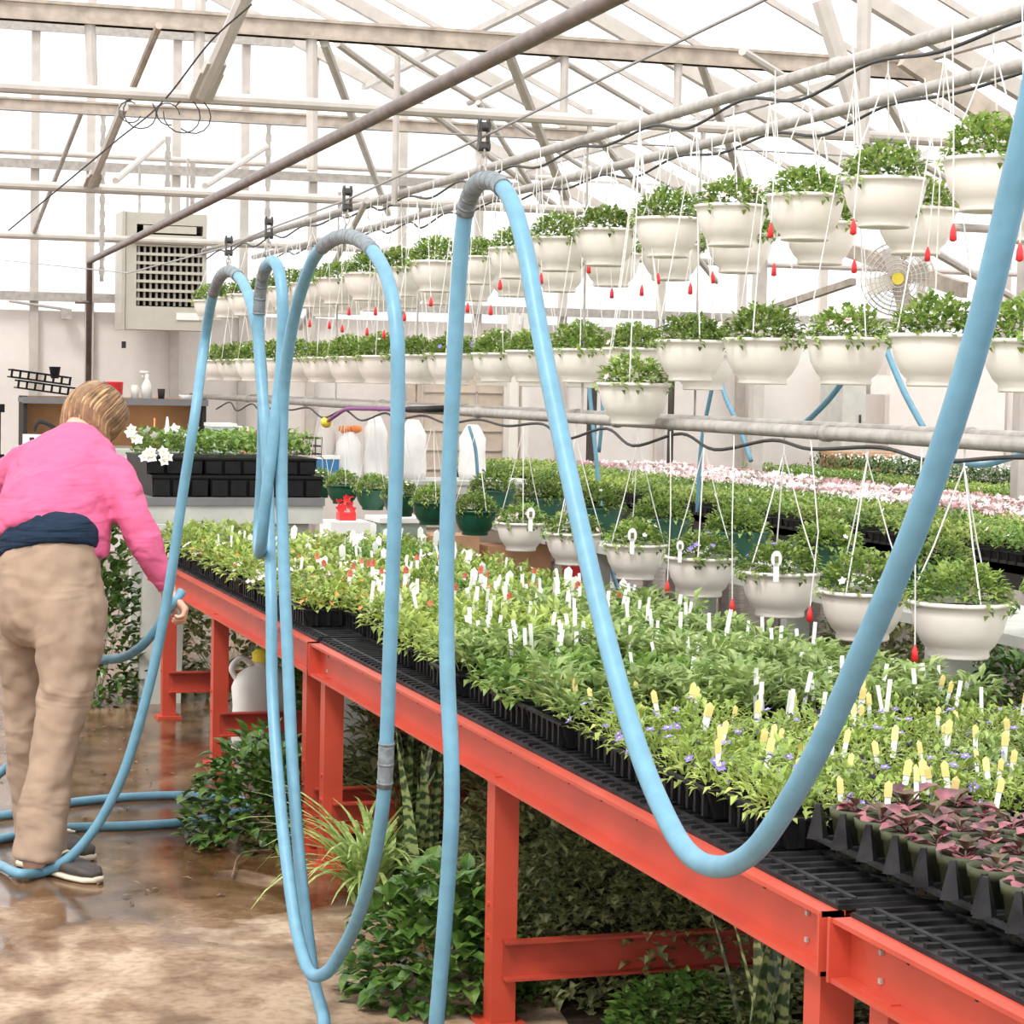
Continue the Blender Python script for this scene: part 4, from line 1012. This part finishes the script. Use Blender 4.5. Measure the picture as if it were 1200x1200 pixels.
# dry litter and twigs on the wet floor
b = MB()
for i in range(90):
    P = V((R.uniform(.6, 1.5), R.uniform(6.6, 10.8), .004)); b.leaf(P, (R.uniform(-1, 1), R.uniform(-1, 1), .1), .04, .015, 0, .1)
o = b.build('leaf_litter', [M['leaf_bronze']]); tag(o, 'scattered dry leaf bits on the wet floor', 'litter', kind='stuff')
for (a1, a2, a3), lb in ((((245, 967), (243, 980), (236, 991)), 'short dry twig on the wet floor by the coiled hose'), (((272, 1028), (285, 1000), (318, 996)), 'bent pale root reaching over the floor from the leafy plant')):
    b = MB(); b.tube(spline([atZ(*a1, .01), atZ(*a2, .03), atZ(*a3, .02)], 5), .004, 6); tag(b.build('twig', M['leaf_bronze']), lb, 'twig')
# ------------------------------------------------------------------ jug under the bench
P = V((1.86, 9.25, 0)); t = thing('plastic_jug', P, 'pale plastic jug with a yellow cap standing beneath the far bench', 'jug')
b = MB(); prof = [(.105, 0), (.115, .01), (.118, .12), (.112, .2), (.118, .28), (.10, .33), (.05, .365), (.034, .37), (.034, .39)]
b.lathe(prof, n=20, sx=1.1, sy=.75); b.build('body', M['pale_plastic'], t, True)
b = MB(); b.lathe([(.042, 0), (.045, .035), (.03, .05), (.012, .055)], (0, 0, .385), 16, capt=True); b.build('cap', M['yellow'], t)['label'] = 'yellow screw cap'
b = MB(); b.tube(spline([(-.10, 0, .30), (-.13, 0, .36), (-.09, 0, .40), (-.045, 0, .37)], 5), .012, 8); b.build('handle', M['pale_plastic'], t, True)
b = MB(); b.lathe([(.10, 0), (.11, .01), (.112, .30), (.09, .34), (.03, .36), (.03, .38)], n=18, capt=True)
o = b.build('white_jug', M['pale_plastic'], None, True, (2.14, 9.0, 0)); tag(o, 'plain white jug half hidden right of the yellow-capped jug', 'jug')
# ------------------------------------------------------------------ stuff beyond the benches
slab, zL2, xa2, xc2 = slabtable(388, 745, 692, 12.9, .8, .08, M['palegrey'], 'low pale shelf behind the benches holding a cardboard box and tubs', M['palegrey'], name='low_shelf')
def onlow(name, px0, px1, ytop, m, label, cat, dy=.3, dep=.35, rim=None, taper=.9):
    a = atY(px0, ytop, 12.9 + dy); c = atY(px1, ytop, 12.9 + dy); h_ = a.z - zL2; w_ = c.x - a.x
    t = thing(name, ((a.x + c.x) / 2, 12.9 + dy + dep / 2, zL2), label, cat)
    b = MB(); b.box((0, 0, h_ / 2), (w_, dep, h_), taper=taper); b.build('body', m, t)
    if rim:
        b = MB(); b.box((0, 0, h_), (w_ * 1.06, dep * 1.06, .03)); b.build('rim', rim, t)
onlow('cardboard_box', 506, 562, 628, M['card'], 'small cardboard box left on the low shelf', 'box', .12, .3, None, 1.)
onlow('cardboard_box', 572, 646, 640, M['card'], 'wider cardboard box under the seventh bottom basket', 'box', .15, .3, None, 1.)
onlow('grey_green_tub', 446, 500, 610, M['greytub'], 'grey-green tub with pale rim on the low shelf', 'tub', .2, .35, M['tag'], .85)
onlow('red_bucket', 668, 700, 655, M['red'], 'red bucket under the bottom baskets at the end of the low shelf', 'bucket', .2, .18, M['red'], .85)
onlow('white_carton', 388, 436, 612, M['fabric_white'], 'white carton at the left end of the low shelf', 'box', .2, .3, None, 1.)
P = atY(410, 600, 13.2)
b = MB()
for i in range(14): b.flower(V((R.uniform(-.06, .06), R.uniform(-.05, .05), R.uniform(0, .1))), rdir(0, 1) + V((0, -.6, 0)), .03)
b.box((0, 0, -.05), (.1, .1, .08))
o = b.build('red_flowers', [M['red']], None, loc=P + V((0, .1, .0))); tag(o, 'clump of red flowers on the white carton under the green baskets', 'flower')
# back shelf with sacks and tubs
bk, zK, xk0, xk1 = slabtable(243, 640, 562, 16.4, .7, .1, M['palegrey'], 'long pale table near the end wall heaped with tubs and white sacks', M['palegrey'], name='supply_table')
def onback(name, px0, px1, ytop, m, label, cat, dy=.15, dep=.3, rim=None, taper=.9, rnd=False, ybot=None):
    Y_ = 16.4 + dy; a = atY(px0, ytop, Y_); c = atY(px1, ytop, Y_); z0_ = zK; h_ = a.z - z0_; w_ = c.x - a.x
    t = thing(name, ((a.x + c.x) / 2, Y_ + dep / 2, z0_), label, cat)
    b = MB()
    if rnd: b.lathe([(w_ * .46, 0), (w_ * .52, h_ * .15), (w_ * .48, h_ * .5), (w_ * .5, h_ * .75), (w_ * .3, h_ * .93), (w_ * .2, h_)], n=14, sy=min(1, dep / w_), capt=True)
    else: b.box((0, 0, h_ / 2), (w_, dep, h_), taper=taper)
    b.build('body', m, t, rnd)
    if rim: b = MB(); b.box((0, 0, h_), (w_ * 1.05, dep * 1.05, .025)); b.build('rim', rim, t)
onback('clear_tub', 248, 277, 498, M['paleblue'], 'clear plastic tub with pale rim right of the hutch', 'tub', rim=M['tag'])
onback('white_carton', 280, 292, 500, M['fabric_white'], 'white carton between the clear tub and the hoses', 'box', taper=1)
onback('card_carton', 284, 304, 505, M['card'], 'small brown carton just left of the narrow hoses', 'box', .02, .1, taper=1)
onback('white_carton', 342, 350, 520, M['fabric_white'], 'slim white carton right of the middle hose', 'box', taper=1)
onback('blue_tub', 372, 398, 536, M['blue'], 'blue tub on the supply table', 'tub', .05, .15, M['tag'])
onback('card_carton', 340, 370, 541, M['card'], 'flat brown carton by the blue tub', 'box', .1, .2, taper=1)
onback('clear_bag', 374, 398, 492, M['palewall'], 'big translucent bag with brownish contents behind the blue tub', 'bag', .3, .2, rnd=True)
onback('white_sack', 398, 427, 506, M['fabric_white'], 'white sack with orange neck, left of the tall white sacks', 'sack', .2, .2, rnd=True)
onback('white_sack', 430, 458, 488, M['fabric_white'], 'tall white sack standing under the purple wand', 'sack', .2, .2, rnd=True)
onback('white_sack', 473, 505, 492, M['fabric_white'], 'broad white sack right of the second arch of hose', 'sack', .2, .25, rnd=True)
onback('white_sack', 544, 575, 498, M['fabric_white'], 'white sack right of the nearest descending hose', 'sack', .2, .25, rnd=True)
for px in (404, 417):
    P = atY(px, 506, 16.7); b = MB(); b.lathe([(.02, 0), (.05, .02), (.045, .05), (.01, .06)], n=10, capt=True); o = b.build('orange_ball', M['fl_orange'], None, True, P - V((0, 0, .01))); tag(o, 'orange lump on the white sack, %s one' % ('left' if px == 404 else 'right'), 'lump')
# wire basket
P = atY(355, 545, 16.5); b = MB()
for z in (0, .06, .12): b.tube([(-.14, -.1, z + .06), (.14, -.1, z + .06), (.14, .1, z + .06), (-.14, .1, z + .06), (-.14, -.1, z + .06)], .006, 4)
for i in range(7): b.tube([(-.14 + i * .0467, -.1, .05), (-.14 + i * .0467, -.1, .19)], .005, 4)
o = b.build('wire_basket', M['iron'], None, loc=(P.x, 16.6, zK + .13)); tag(o, 'dark wire basket on top of the flat brown carton', 'basket')
# beige block stack against the wall and cabinets at the right
def wallbox(name, px0, px1, y0, y1, Y, dep, m, label, cat, grid=0, gm=None):
    a = atY(px0, y1, Y); c = atY(px1, y0, Y); w_, h_ = c.x - a.x, c.z - a.z
    t = thing(name, ((a.x + c.x) / 2, Y + dep / 2, a.z), label, cat)
    b = MB(); b.box((0, 0, h_ / 2), (w_, dep, h_)); b.build('body', m, t)
    if grid:
        b = MB(); n = grid
        for i in range(n + 1): b.box((0, -dep / 2 - .008, i * h_ / n), (w_, .012, .012))
        for i in range(4): b.box((-w_ / 2 + i * w_ / 3, -dep / 2 - .008, h_ / 2), (.012, .012, h_))
        b.build('joints', gm or M['heater'], t)
    return t
wallbox('slatted_crate_stack', 492, 590, 438, 640, 19.5, .5, M['mesh'], 'beige slatted crates stacked against the end wall behind the middle baskets', 'crate', 9, M['white'])
for px, w_, lb in ((598, 10, 'pale post left of the second grey post by the end wall'), (612, 8, 'slim pale post at the right of the beige crates')):
    a = atY(px, 560, 19.2); b = MB(); b.box((0, 0, 1.1), (w_ * 20 / 2650, .1, 2.2)); tag(b.build('wall_post', M['palewall'], None, loc=(a.x, 19.2, 0)), lb, 'post')
o = wallbox('grey_cabinet', 985, 1016, 425, 560, 19.3, .5, M['palegrey'], 'narrow grey cabinet by the end wall at the right', 'cabinet')
b = MB(); b.box((.06, -.26, .55), (.015, .02, .09)); b.build('handle', M['iron'], o)
wallbox('beige_panel', 892, 978, 405, 560, 20.0, .1, M['palewall'], 'pale pinkish panel on the end wall left of the grey cabinet', 'panel')
wallbox('beige_panel', 1040, 1180, 405, 560, 20.0, .1, M['palewall'], 'wide pale pinkish panel on the end wall behind the thick hose', 'panel')
wallbox('wall_console', 1020, 1048, 440, 462, 19.4, .3, M['pale_plastic'], 'pale wall box with dark underside right of the grey cabinet', 'box')
wallbox('dark_rack', 690, 700, 455, 580, 18.9, .1, M['iron'], 'dark upright standing behind the low single basket', 'post')
wallbox('dark_rack', 785, 791, 440, 580, 18.9, .1, M['iron'], 'dark upright right of the low single basket', 'post')
wallbox('orange_carton', 972, 1050, 530, 556, 19.0, .2, M['card'], 'orange-brown carton beyond the far dark plants', 'box')
b = MB(); a = atY(0, 475, 17.0); c = atY(0, 545, 17.0)
b.box((a.x - .02, 17.0, (a.z + c.z) / 2), (.05, .05, a.z - c.z)); b.box((a.x, 16.98, a.z - .02), (.06, .06, .06)); b.box((a.x, 16.98, c.z + .05), (.06, .06, .06))
tag(b.build('black_bracket', M['black']), 'black bracket edge at the extreme left of the photo', 'bracket')
b = MB(); a = atY(78, 368, 20.3); b.box((a.x, 20.34, a.z), (.09, .1, .09)); b.tube([a + V((0, 0, .04)), a + V((-.5, 0, .10))], .012, 6); tag(b.build('junction_box', M['galv']), 'small grey junction box on the end wall rail left of the gas pipe', 'box')
b = MB(); b.tube([atY(145, 400, 20.3), atY(145, 408, 20.3)], .02, 6); tag(b.build('pull_knob', M['iron']), 'small dark knob hanging under the heater', 'knob')
# far dark spiral wires knotted on the pipe
b = MB()
P = V((atY(180, 130, yA).x, yA - .03, 2.74))
for k in range(5):
    c = P + V((R.uniform(-.12, .2), 0, -.05)); r = R.uniform(.04, .09)
    b.tube([c + V((math.cos(g) * r, math.sin(g) * .02, math.sin(g) * r - .02)) for g in [i * .45 + k for i in range(12)]], .003, 5)
b.tube(spline([atY(295, 5, yA - .6), atY(250, 45, yA - .4), P + V((.05, 0, 0)), atY(130, 170, yA + 1), atY(10, 270, yA + 2)], 8), .004, 5)
tag(b.build('tangled_cable', M['cable']), 'thin dark cable knotted around the overhead pipe and trailing down to the left', 'cable')
# wand on the lower pipe
pts = [atX(385, 493, 3.36), atX(395, 486, 3.36), atX(405, 480, 3.36), atX(430, 479, 3.36), atX(478, 480, 3.36)]
t = thing('watering_wand', pts[2], 'purple watering wand with a yellow head laid on the lower pipe', 'watering wand')
rel = [p - pts[2] for p in pts]
b = MB(); b.tube(spline(rel, 6), .013, 8); b.build('wand_tube', M['purple'], t, True)
b = MB(); q = atX(520, 479, 3.36) - pts[2]; b.tube([rel[-1], q], .018, 8); b.build('grip', M['black'], t, True)
b = MB(); e = rel[0]; d = (rel[0] - rel[1]).normalized(); b.tube([e, e + d * .03, e + d * .07, e + d * .075], [.014, .03, .038, .03], 12); b.build('spray_head', M['yellow'], t, True)
# fan
C0 = atD(1052, 327, 13.0); t = thing('circulation_fan', C0, 'round white-caged circulation fan with yellow hub hung behind the top baskets', 'fan')
t.rotation_euler = (0, 0, -.45)
b = MB(); r = .21
for k in range(7):
    rr = r * (.25 + .75 * k / 6); zz = .05 * (1 - (k / 6) ** 2)
    for s in (-1, 1): b.tube([V((rr * math.cos(g), s * (.05 + zz), rr * math.sin(g))) for g in [i * 2 * math.pi / 28 for i in range(29)]], .0028, 4, 0, False)
for i in range(28):
    g = i * 2 * math.pi / 28
    for s in (-1, 1): b.tube([V((.04 * math.cos(g), s * .10, .04 * math.sin(g))), V((r * .6 * math.cos(g), s * .085, r * .6 * math.sin(g))), V((r * math.cos(g), s * .05, r * math.sin(g))), V((r * math.cos(g), 0, r * math.sin(g)))], .002, 4, 0, False)
b.build('cage', M['white'], t)
b = MB()
for k in range(4):
    g = k * math.pi / 2 + .3; c = V((math.cos(g) * .10, 0, math.sin(g) * .10)); b.box(c, (.15, .006, .10), rot=Matrix.Rotation(-g, 3, 'Y') @ Matrix.Rotation(.4, 3, 'X'))
b.build('blades', M['white'], t)
b = MB(); b.tube([(0, -.06, 0), (0, -.03, 0)], .035, 14); b.build('hub', M['yellow'], t)
b = MB(); b.tube([(0, .05, 0), (0, .2, 0)], .06, 14); b.build('motor', M['iron'], t)
b = MB(); b.tube([(0, .1, .05), (0, .1, .6)], .01, 6); b.build('bracket', M['iron'], t)
# thin blue hoses far right
def bhose(pts, X, r, label):
    b = MB(); b.tube(spline([atX(x, y, X) for x, y in pts], 6), r, 8); tag(b.build('blue_hose', M['hose'], smooth=True), label, 'hose', 'thin blue hoses in the background')
bhose([(838, 425), (836, 445), (822, 520), (817, 600)], 4.75, .012, 'thin blue hose hanging straight down behind the middle row')
bhose([(840, 428), (850, 465), (866, 500), (880, 540)], 4.78, .013, 'thin blue hose slanting across behind the two nearest middle baskets')
bhose([(1036, 402), (1042, 418), (1060, 460), (1083, 503)], 4.6, .014, 'blue hose slanting down left of the big hose at the right')
bhose([(1010, 400), (985, 450), (955, 485), (928, 508)], 4.6, .014, 'blue hose running down to the left under the middle baskets')
bhose([(690, 425), (690, 445), (697, 520), (703, 580), (712, 650), (728, 700), (742, 730)], 4.7, .014, 'blue hose dropping behind the low single basket to the ground')
bhose([(704, 440), (706, 480), (702, 530)], 4.75, .012, 'short blue hose beside the longer one behind the low basket')
bhose([(1110, 538), (1150, 545), (1180, 538), (1230, 520)], 4.6, .012, 'blue hose loop at the right edge under the lower pipes')
bhose([(550, 500), (557, 525), (560, 560)], 4.2, .012, 'thin grey-blue hose hanging before the white sack')
# ------------------------------------------------------------------ woman
yaw = math.radians(38)
fw = V((FWD.x, FWD.y, 0)).normalized(); rg = V((RGT.x, RGT.y, 0)).normalized()
face = fw * math.cos(yaw) + rg * math.sin(yaw); side = rg * math.cos(yaw) - fw * math.sin(yaw)
D0 = 7.2
def Q(px, py, dd=0.): return atD(px, py, D0 + dd)
def loft(b, secs, wdir=None, n=28, drop=0., ex=1.):
    wdir = wdir or side; cs = [s[0] for s in secs]; k = len(cs); vs = []
    for i, s in enumerate(secs):
        c, a, bb = s[0], s[1], s[2]; t = (cs[min(i + 1, k - 1)] - cs[max(i - 1, 0)]).normalized()
        w_ = (wdir - t * wdir.dot(t)).normalized(); e = t.cross(w_)
        for j in range(n):
            g = 2 * math.pi * j / n; cg, sg = math.cos(g), math.sin(g)
            p = c + w_ * a * (abs(cg) ** ex) * (1 if cg > 0 else -1) + e * bb * (abs(sg) ** ex) * (1 if sg > 0 else -1)
            if len(s) > 3: p = p + V((0, 0, -s[3] * max(0, cg) ** 2))
            vs.append(p)
    fs = [(i * n + j, i * n + (j + 1) % n, (i + 1) * n + (j + 1) % n, (i + 1) * n + j) for i in range(k - 1) for j in range(n)]
    fs += [tuple(range(n))[::-1], tuple((k - 1) * n + j for j in range(n))]
    b.add(vs, fs)
def ball(b, c, r, sc=(1, 1, 1), n=14, ax=None):
    vs = []; c = V(c)
    ax = ax or (V((1, 0, 0)), V((0, 1, 0)), V((0, 0, 1)))
    for i in range(1, n):
        th = math.pi * i / n
        for j in range(2 * n):
            g = math.pi * j / n; p = (math.sin(th) * math.cos(g) * sc[0], math.sin(th) * math.sin(g) * sc[1], math.cos(th) * sc[2])
            vs.append(c + (ax[0] * p[0] + ax[1] * p[1] + ax[2] * p[2]) * r)
    o = len(vs); vs += [c + ax[2] * r * sc[2], c - ax[2] * r * sc[2]]; m = 2 * n
    fs = [(i * m + j, (i + 1) * m + j, (i + 1) * m + (j + 1) % m, i * m + (j + 1) % m) for i in range(n - 2) for j in range(m)]
    fs += [(o, j, (j + 1) % m) for j in range(m)] + [(o + 1, (n - 2) * m + (j + 1) % m, (n - 2) * m + j) for j in range(m)]
    b.add(vs, fs)
def remesh(name, b, m, parent, vox, smooth=6, fold=None):
    o = b.build(name, m, None); md = o.modifiers.new('r', 'REMESH'); md.mode = 'VOXEL'; md.voxel_size = vox; md.use_smooth_shade = True
    s = o.modifiers.new('s', 'SMOOTH'); s.iterations = smooth; s.factor = .5
    if fold:
        for i, (sz, st) in enumerate(fold):
            tx = bpy.data.textures.new('fold', 'CLOUDS'); tx.noise_scale = sz; tx.noise_depth = 1
            d = o.modifiers.new('d', 'DISPLACE'); d.texture = tx; d.strength = st; d.mid_level = .5; d.texture_coords = 'LOCAL'
    bpy.context.view_layer.update()
    me = bpy.data.meshes.new_from_object(o.evaluated_get(bpy.context.evaluated_depsgraph_get()))
    me.materials.clear(); me.materials.append(m)
    bpy.data.objects.remove(o)
    c = link(name, me); c.parent = parent; c.location = -parent.location; return c
base = V((Q(50, 1000, -.1).x, Q(50, 1000, -.1).y, 0))
W_ = thing('woman', base, 'woman in pink cardigan and khaki trousers bending over, blue hose in hand', 'person')
W_.name = 'person'
spine = [(Q(55, 655, .05), .165, .125), (Q(57, 635, .06), .160, .120), (Q(60, 608, .12), .160, .118), (Q(64, 580, .20), .172, .12), (Q(70, 556, .29), .182, .12), (Q(79, 537, .37), .165, .105), (Q(88, 522, .43), .10, .08)]
rleg = [(Q(80, 705, -.02), .105, .135), (Q(81, 735, -.03), .106, .130), (Q(81, 765, -.05), .098, .110), (Q(78, 800, -.07), .085, .090), (Q(72, 838, -.09), .078, .080), (Q(64, 880, -.10), .074, .074), (Q(56, 920, -.12), .075, .074), (Q(49, 960, -.14), .082, .078), (Q(45, 1000, -.15), .088, .082), (Q(44, 1007, -.15), .089, .084)]
lleg = [(Q(33, 705, .12), .10, .12), (Q(30, 735, .15), .10, .115), (Q(29, 765, .18), .092, .10), (Q(31, 800, .20), .082, .084), (Q(32, 840, .22), .076, .076), (Q(32, 880, .24), .072, .072), (Q(36, 915, .26), .072, .07), (Q(42, 950, .28), .078, .072), (Q(47, 978, .29), .082, .075)]
hips = [(Q(57, 622, .07), .160, .118), (Q(57, 636, .06), .172, .132), (Q(57, 652, .05), .178, .138), (Q(57, 675, .04), .186, .146), (Q(57, 700, .04), .196, .158), (Q(57, 724, .05), .194, .155), (Q(57, 744, .06), .175, .135), (Q(57, 757, .06), .12, .09)]
def sh(secs, k): return [(s[0], s[1] * k, s[2] * k) for s in secs]
rarm = [(Q(112, 548, .24), .075, .075), (Q(130, 556, .20), .070, .070), (Q(146, 580, .15), .062, .064), (Q(158, 610, .11), .058, .060), (Q(170, 636, .10), .054, .055), (Q(181, 660, .11), .046, .047), (Q(191, 679, .13), .038, .039), (Q(196, 690, .14), .034, .034)]
larm = [(Q(30, 548, .42), .075, .075), (Q(12, 560, .50), .066, .068), (Q(2, 590, .56), .06, .062), (Q(0, 620, .62), .055, .056), (Q(22, 645, .70), .046, .046), (Q(45, 662, .78), .038, .038), (Q(56, 668, .82), .034, .034)]
# body: one continuous surface from head to feet
b = MB()
loft(b, sh(spine, .9)); loft(b, sh(hips, .9)); loft(b, sh(rleg, .80) + [(Q(42, 1010, -.16), .04, .045), (Q(42, 1020, -.16), .035, .04)]); loft(b, sh(lleg, .80) + [(Q(50, 986, .29), .04, .04)])
for arm in (rarm, larm):
    s = sh(arm, .80); d = (arm[-1][0] - arm[-2][0]).normalized(); loft(b, s + [(arm[-1][0] + d * .03, .026, .022), (arm[-1][0] + d * .05, .024, .02)])
hd = Q(107, 489, .55); up = (V((0, 0, 1)) * .55 + face * .80).normalized(); fc = (face * .55 - V((0, 0, .8))).normalized(); fc = (fc - up * fc.dot(up)).normalized(); rt = fc.cross(up).normalized()
loft(b, [(Q(88, 524, .42), .065, .06), (Q(95, 512, .47), .056, .056), (hd - up * .05, .056, .06), (hd, .05, .05)])
ball(b, hd + up * .02, .082, (1, 1.12, 1.22), ax=(rt, fc, up)); ball(b, hd - up * .045 + fc * .025, .058, (1, 1, 1), ax=(rt, fc, up))
ball(b, hd - up * .012 + fc * .095, .016, (.8, 1.1, 1.5), 6, (rt, fc, up))           # nose
ball(b, hd - up * .05 + fc * .083, .02, (1.1, .6, .5), 6, (rt, fc, up))
for s in (-1, 1): ball(b, hd + rt * s * .084 - up * .01, .02, (.5, .9, 1.5), 6, (rt, fc, up))
def hand(b, wr, d, palmn, curl, thumbs):
    d = d.normalized(); pn = (palmn - d * palmn.dot(d)).normalized(); ac = d.cross(pn).normalized() * thumbs
    loft(b, [(wr - d * .01, .024, .018), (wr + d * .02, .032, .016), (wr + d * .05, .038, .015), (wr + d * .078, .040, .013), (wr + d * .085, .036, .010)], ac, 14)
    for i, L in enumerate((.068, .076, .070, .056)):
        p = wr + d * (.082 - .004 * abs(i - 1)) + ac * (.030 - i * .020); q = d; a = 0; pts = [p - d * .012, p]
        for k, f in enumerate((.45, .32, .25)):
            a += curl[k]; q = d * math.cos(a) + pn * math.sin(a); pts.append(pts[-1] + q * L * f)
        b.tube(pts, [.009, .0092, .0086, .0078, .006], 8)
    p = wr + d * .02 + ac * .026; q1 = (d * .6 + ac * .75 + pn * .35).normalized(); q2 = (d * .8 + pn * .8 - ac * .1).normalized()
    b.tube([p - ac * .015, p, p + q1 * .036, p + q1 * .036 + q2 * .03, p + q1 * .036 + q2 * .052], [.011, .0115, .0105, .0095, .007], 8)
wr = Q(199, 694, .14)
hand(b, wr, Q(214, 712, .14) - wr, V((-.6, -.1, -.8)), (.9, 1.2, .8), 1)
wl = larm[-1][0]; hand(b, wl, wl - larm[-2][0], V((.2, .2, -1)), (.3, .4, .3), -1)
remesh('body', b, M['skin'], W_, .0055, 3)
# trousers
b = MB(); loft(b, hips); loft(b, rleg); loft(b, lleg)
remesh('trousers', b, M['khaki'], W_, .011, 5, ((.10, .02), (.05, .008)))
b = MB(); b.tube([Q(-3, 645, -.12), Q(18, 648, -.13)], .003, 4)
# navy top
b = MB(); loft(b, [(Q(57, 652, .04), .184, .142), (Q(57, 640, .05), .184, .142), (Q(58, 630, .065), .180, .138), (Q(59, 621, .08), .155, .112), (Q(60, 615, .09), .11, .07)])
remesh('navy_top', b, M['navy'], W_, .011, 4, ((.05, .014),))
# cardigan
b = MB(); loft(b, [(Q(61, 632, .075), .200, .165, .13), (Q(61, 620, .095), .200, .166, .10), (Q(63, 597, .15), .198, .156, .03), (Q(68, 570, .25), .200, .138), (Q(74, 550, .32), .196, .130), (Q(81, 534, .38), .170, .112), (Q(88, 521, .43), .115, .085), (Q(93, 513, .46), .075, .070)])
loft(b, rarm, n=20); loft(b, [(Q(48, 545, .38), .09, .09)] + [(s[0], s[1] * 1.1, s[2] * 1.1) for s in larm], n=20); loft(b, [(Q(62, 612, .12), .17, .14), (Q(70, 575, .25), .185, .13)])
remesh('cardigan', b, M['pink'], W_, .011, 5, ((.09, .018), (.035, .007)))
# hair
b = MB(); hc = hd + up * .02
ball(b, hc - fc * .012, .091, (1.02, 1.08, 1.16), 14, (rt, fc, up))
back = -fc
for i in range(240):
    g = R.uniform(-2.5, 2.5); d0 = (back * math.cos(g) + rt * math.sin(g)).normalized()
    crown = hc + up * .105 + back * .01
    p1 = hc + up * .07 + d0 * R.uniform(.070, .088); p2 = hc + d0 * R.uniform(.096, .106); p3 = hc - up * .05 + d0 * .098 + V((0, 0, -.01)); L = R.uniform(.09, .15)
    p4 = hc - up * .075 + d0 * .088 + V((0, 0, -L)) + rg * .03 * max(0, math.sin(g))
    b.tube(spline([crown, p1, p2, p3, p4], 3), [.004] + [.0062] * 10 + [.005, .001], 5, R.choice((0, 0, 0, 1, 2)))
M['hair2'] = mat('golden_hair', (.46, .28, .13), .4, 0, .3, 30); M['hair3'] = mat('brown_hair', (.17, .085, .04), .45, 0, .3, 30)
o = b.build('hair', [M['hair'], M['hair2'], M['hair3']], W_, True); o.location = -base
for s in (-1, 1):
    bb = MB(); ball(bb, hd + fc * .088 + up * .018 + rt * s * .031, .011, n=6); o = bb.build('eye', M['tag'], W_, True); o.location = -base
def shoe(heel, toe, wfac=1.):
    d = (toe - heel); L = d.length; d.normalize(); w_ = V((-d.y, d.x, 0)); u = V((0, 0, 1))
    def prof(tt, prf):
        vs = []; n = 20
        for t_, hw_, z0_, z1_ in prf:
            c = heel + d * L * t_
            for j in range(n):
                g = 2 * math.pi * j / n; cg, sg = math.cos(g), math.sin(g)
                vs.append(c + w_ * hw_ * wfac * (abs(cg) ** .7) * (1 if cg > 0 else -1) + u * (z0_ + (z1_ - z0_) * (.5 + .5 * (abs(sg) ** .7) * (1 if sg > 0 else -1))))
        k = len(prf); tt.add(vs, [(i * n + j, i * n + (j + 1) % n, (i + 1) * n + (j + 1) % n, (i + 1) * n + j) for i in range(k - 1) for j in range(n)] + [tuple(range(n))[::-1], tuple((k - 1) * n + j for j in range(n))])
    b = MB(); prof(b, [(0, .022, .02, .075), (.05, .033, .018, .09), (.2, .037, .018, .095), (.38, .036, .018, .088), (.55, .042, .018, .07), (.75, .048, .018, .056), (.9, .042, .018, .048), (.98, .022, .018, .036)])
    s_ = b.build('shoe', M['shoe'], W_, True); s_.location = -base
    b = MB(); prof(b, [(-.01, .024, .0, .022), (.05, .037, 0, .024), (.25, .040, 0, .024), (.5, .042, 0, .022), (.75, .051, 0, .022), (.92, .044, 0, .022), (1., .02, .004, .022)])
    o = b.build('sole', M['sole'], s_, True); o['label'] = 'cream rubber sole'
    b = MB()
    for t_ in (.42, .5, .58): c = heel + d * L * t_; b.tube([c + w_ * .028 + u * .072, c + u * (.096 - t_ * .03), c - w_ * .028 + u * .072], .004, 6)
    b.build('laces', M['sole'], s_)
shoe(atZ(26, 1014, 0), atZ(116, 1036, 0)); shoe(atZ(42, 990, 0), atZ(106, 1010, 0), .95)
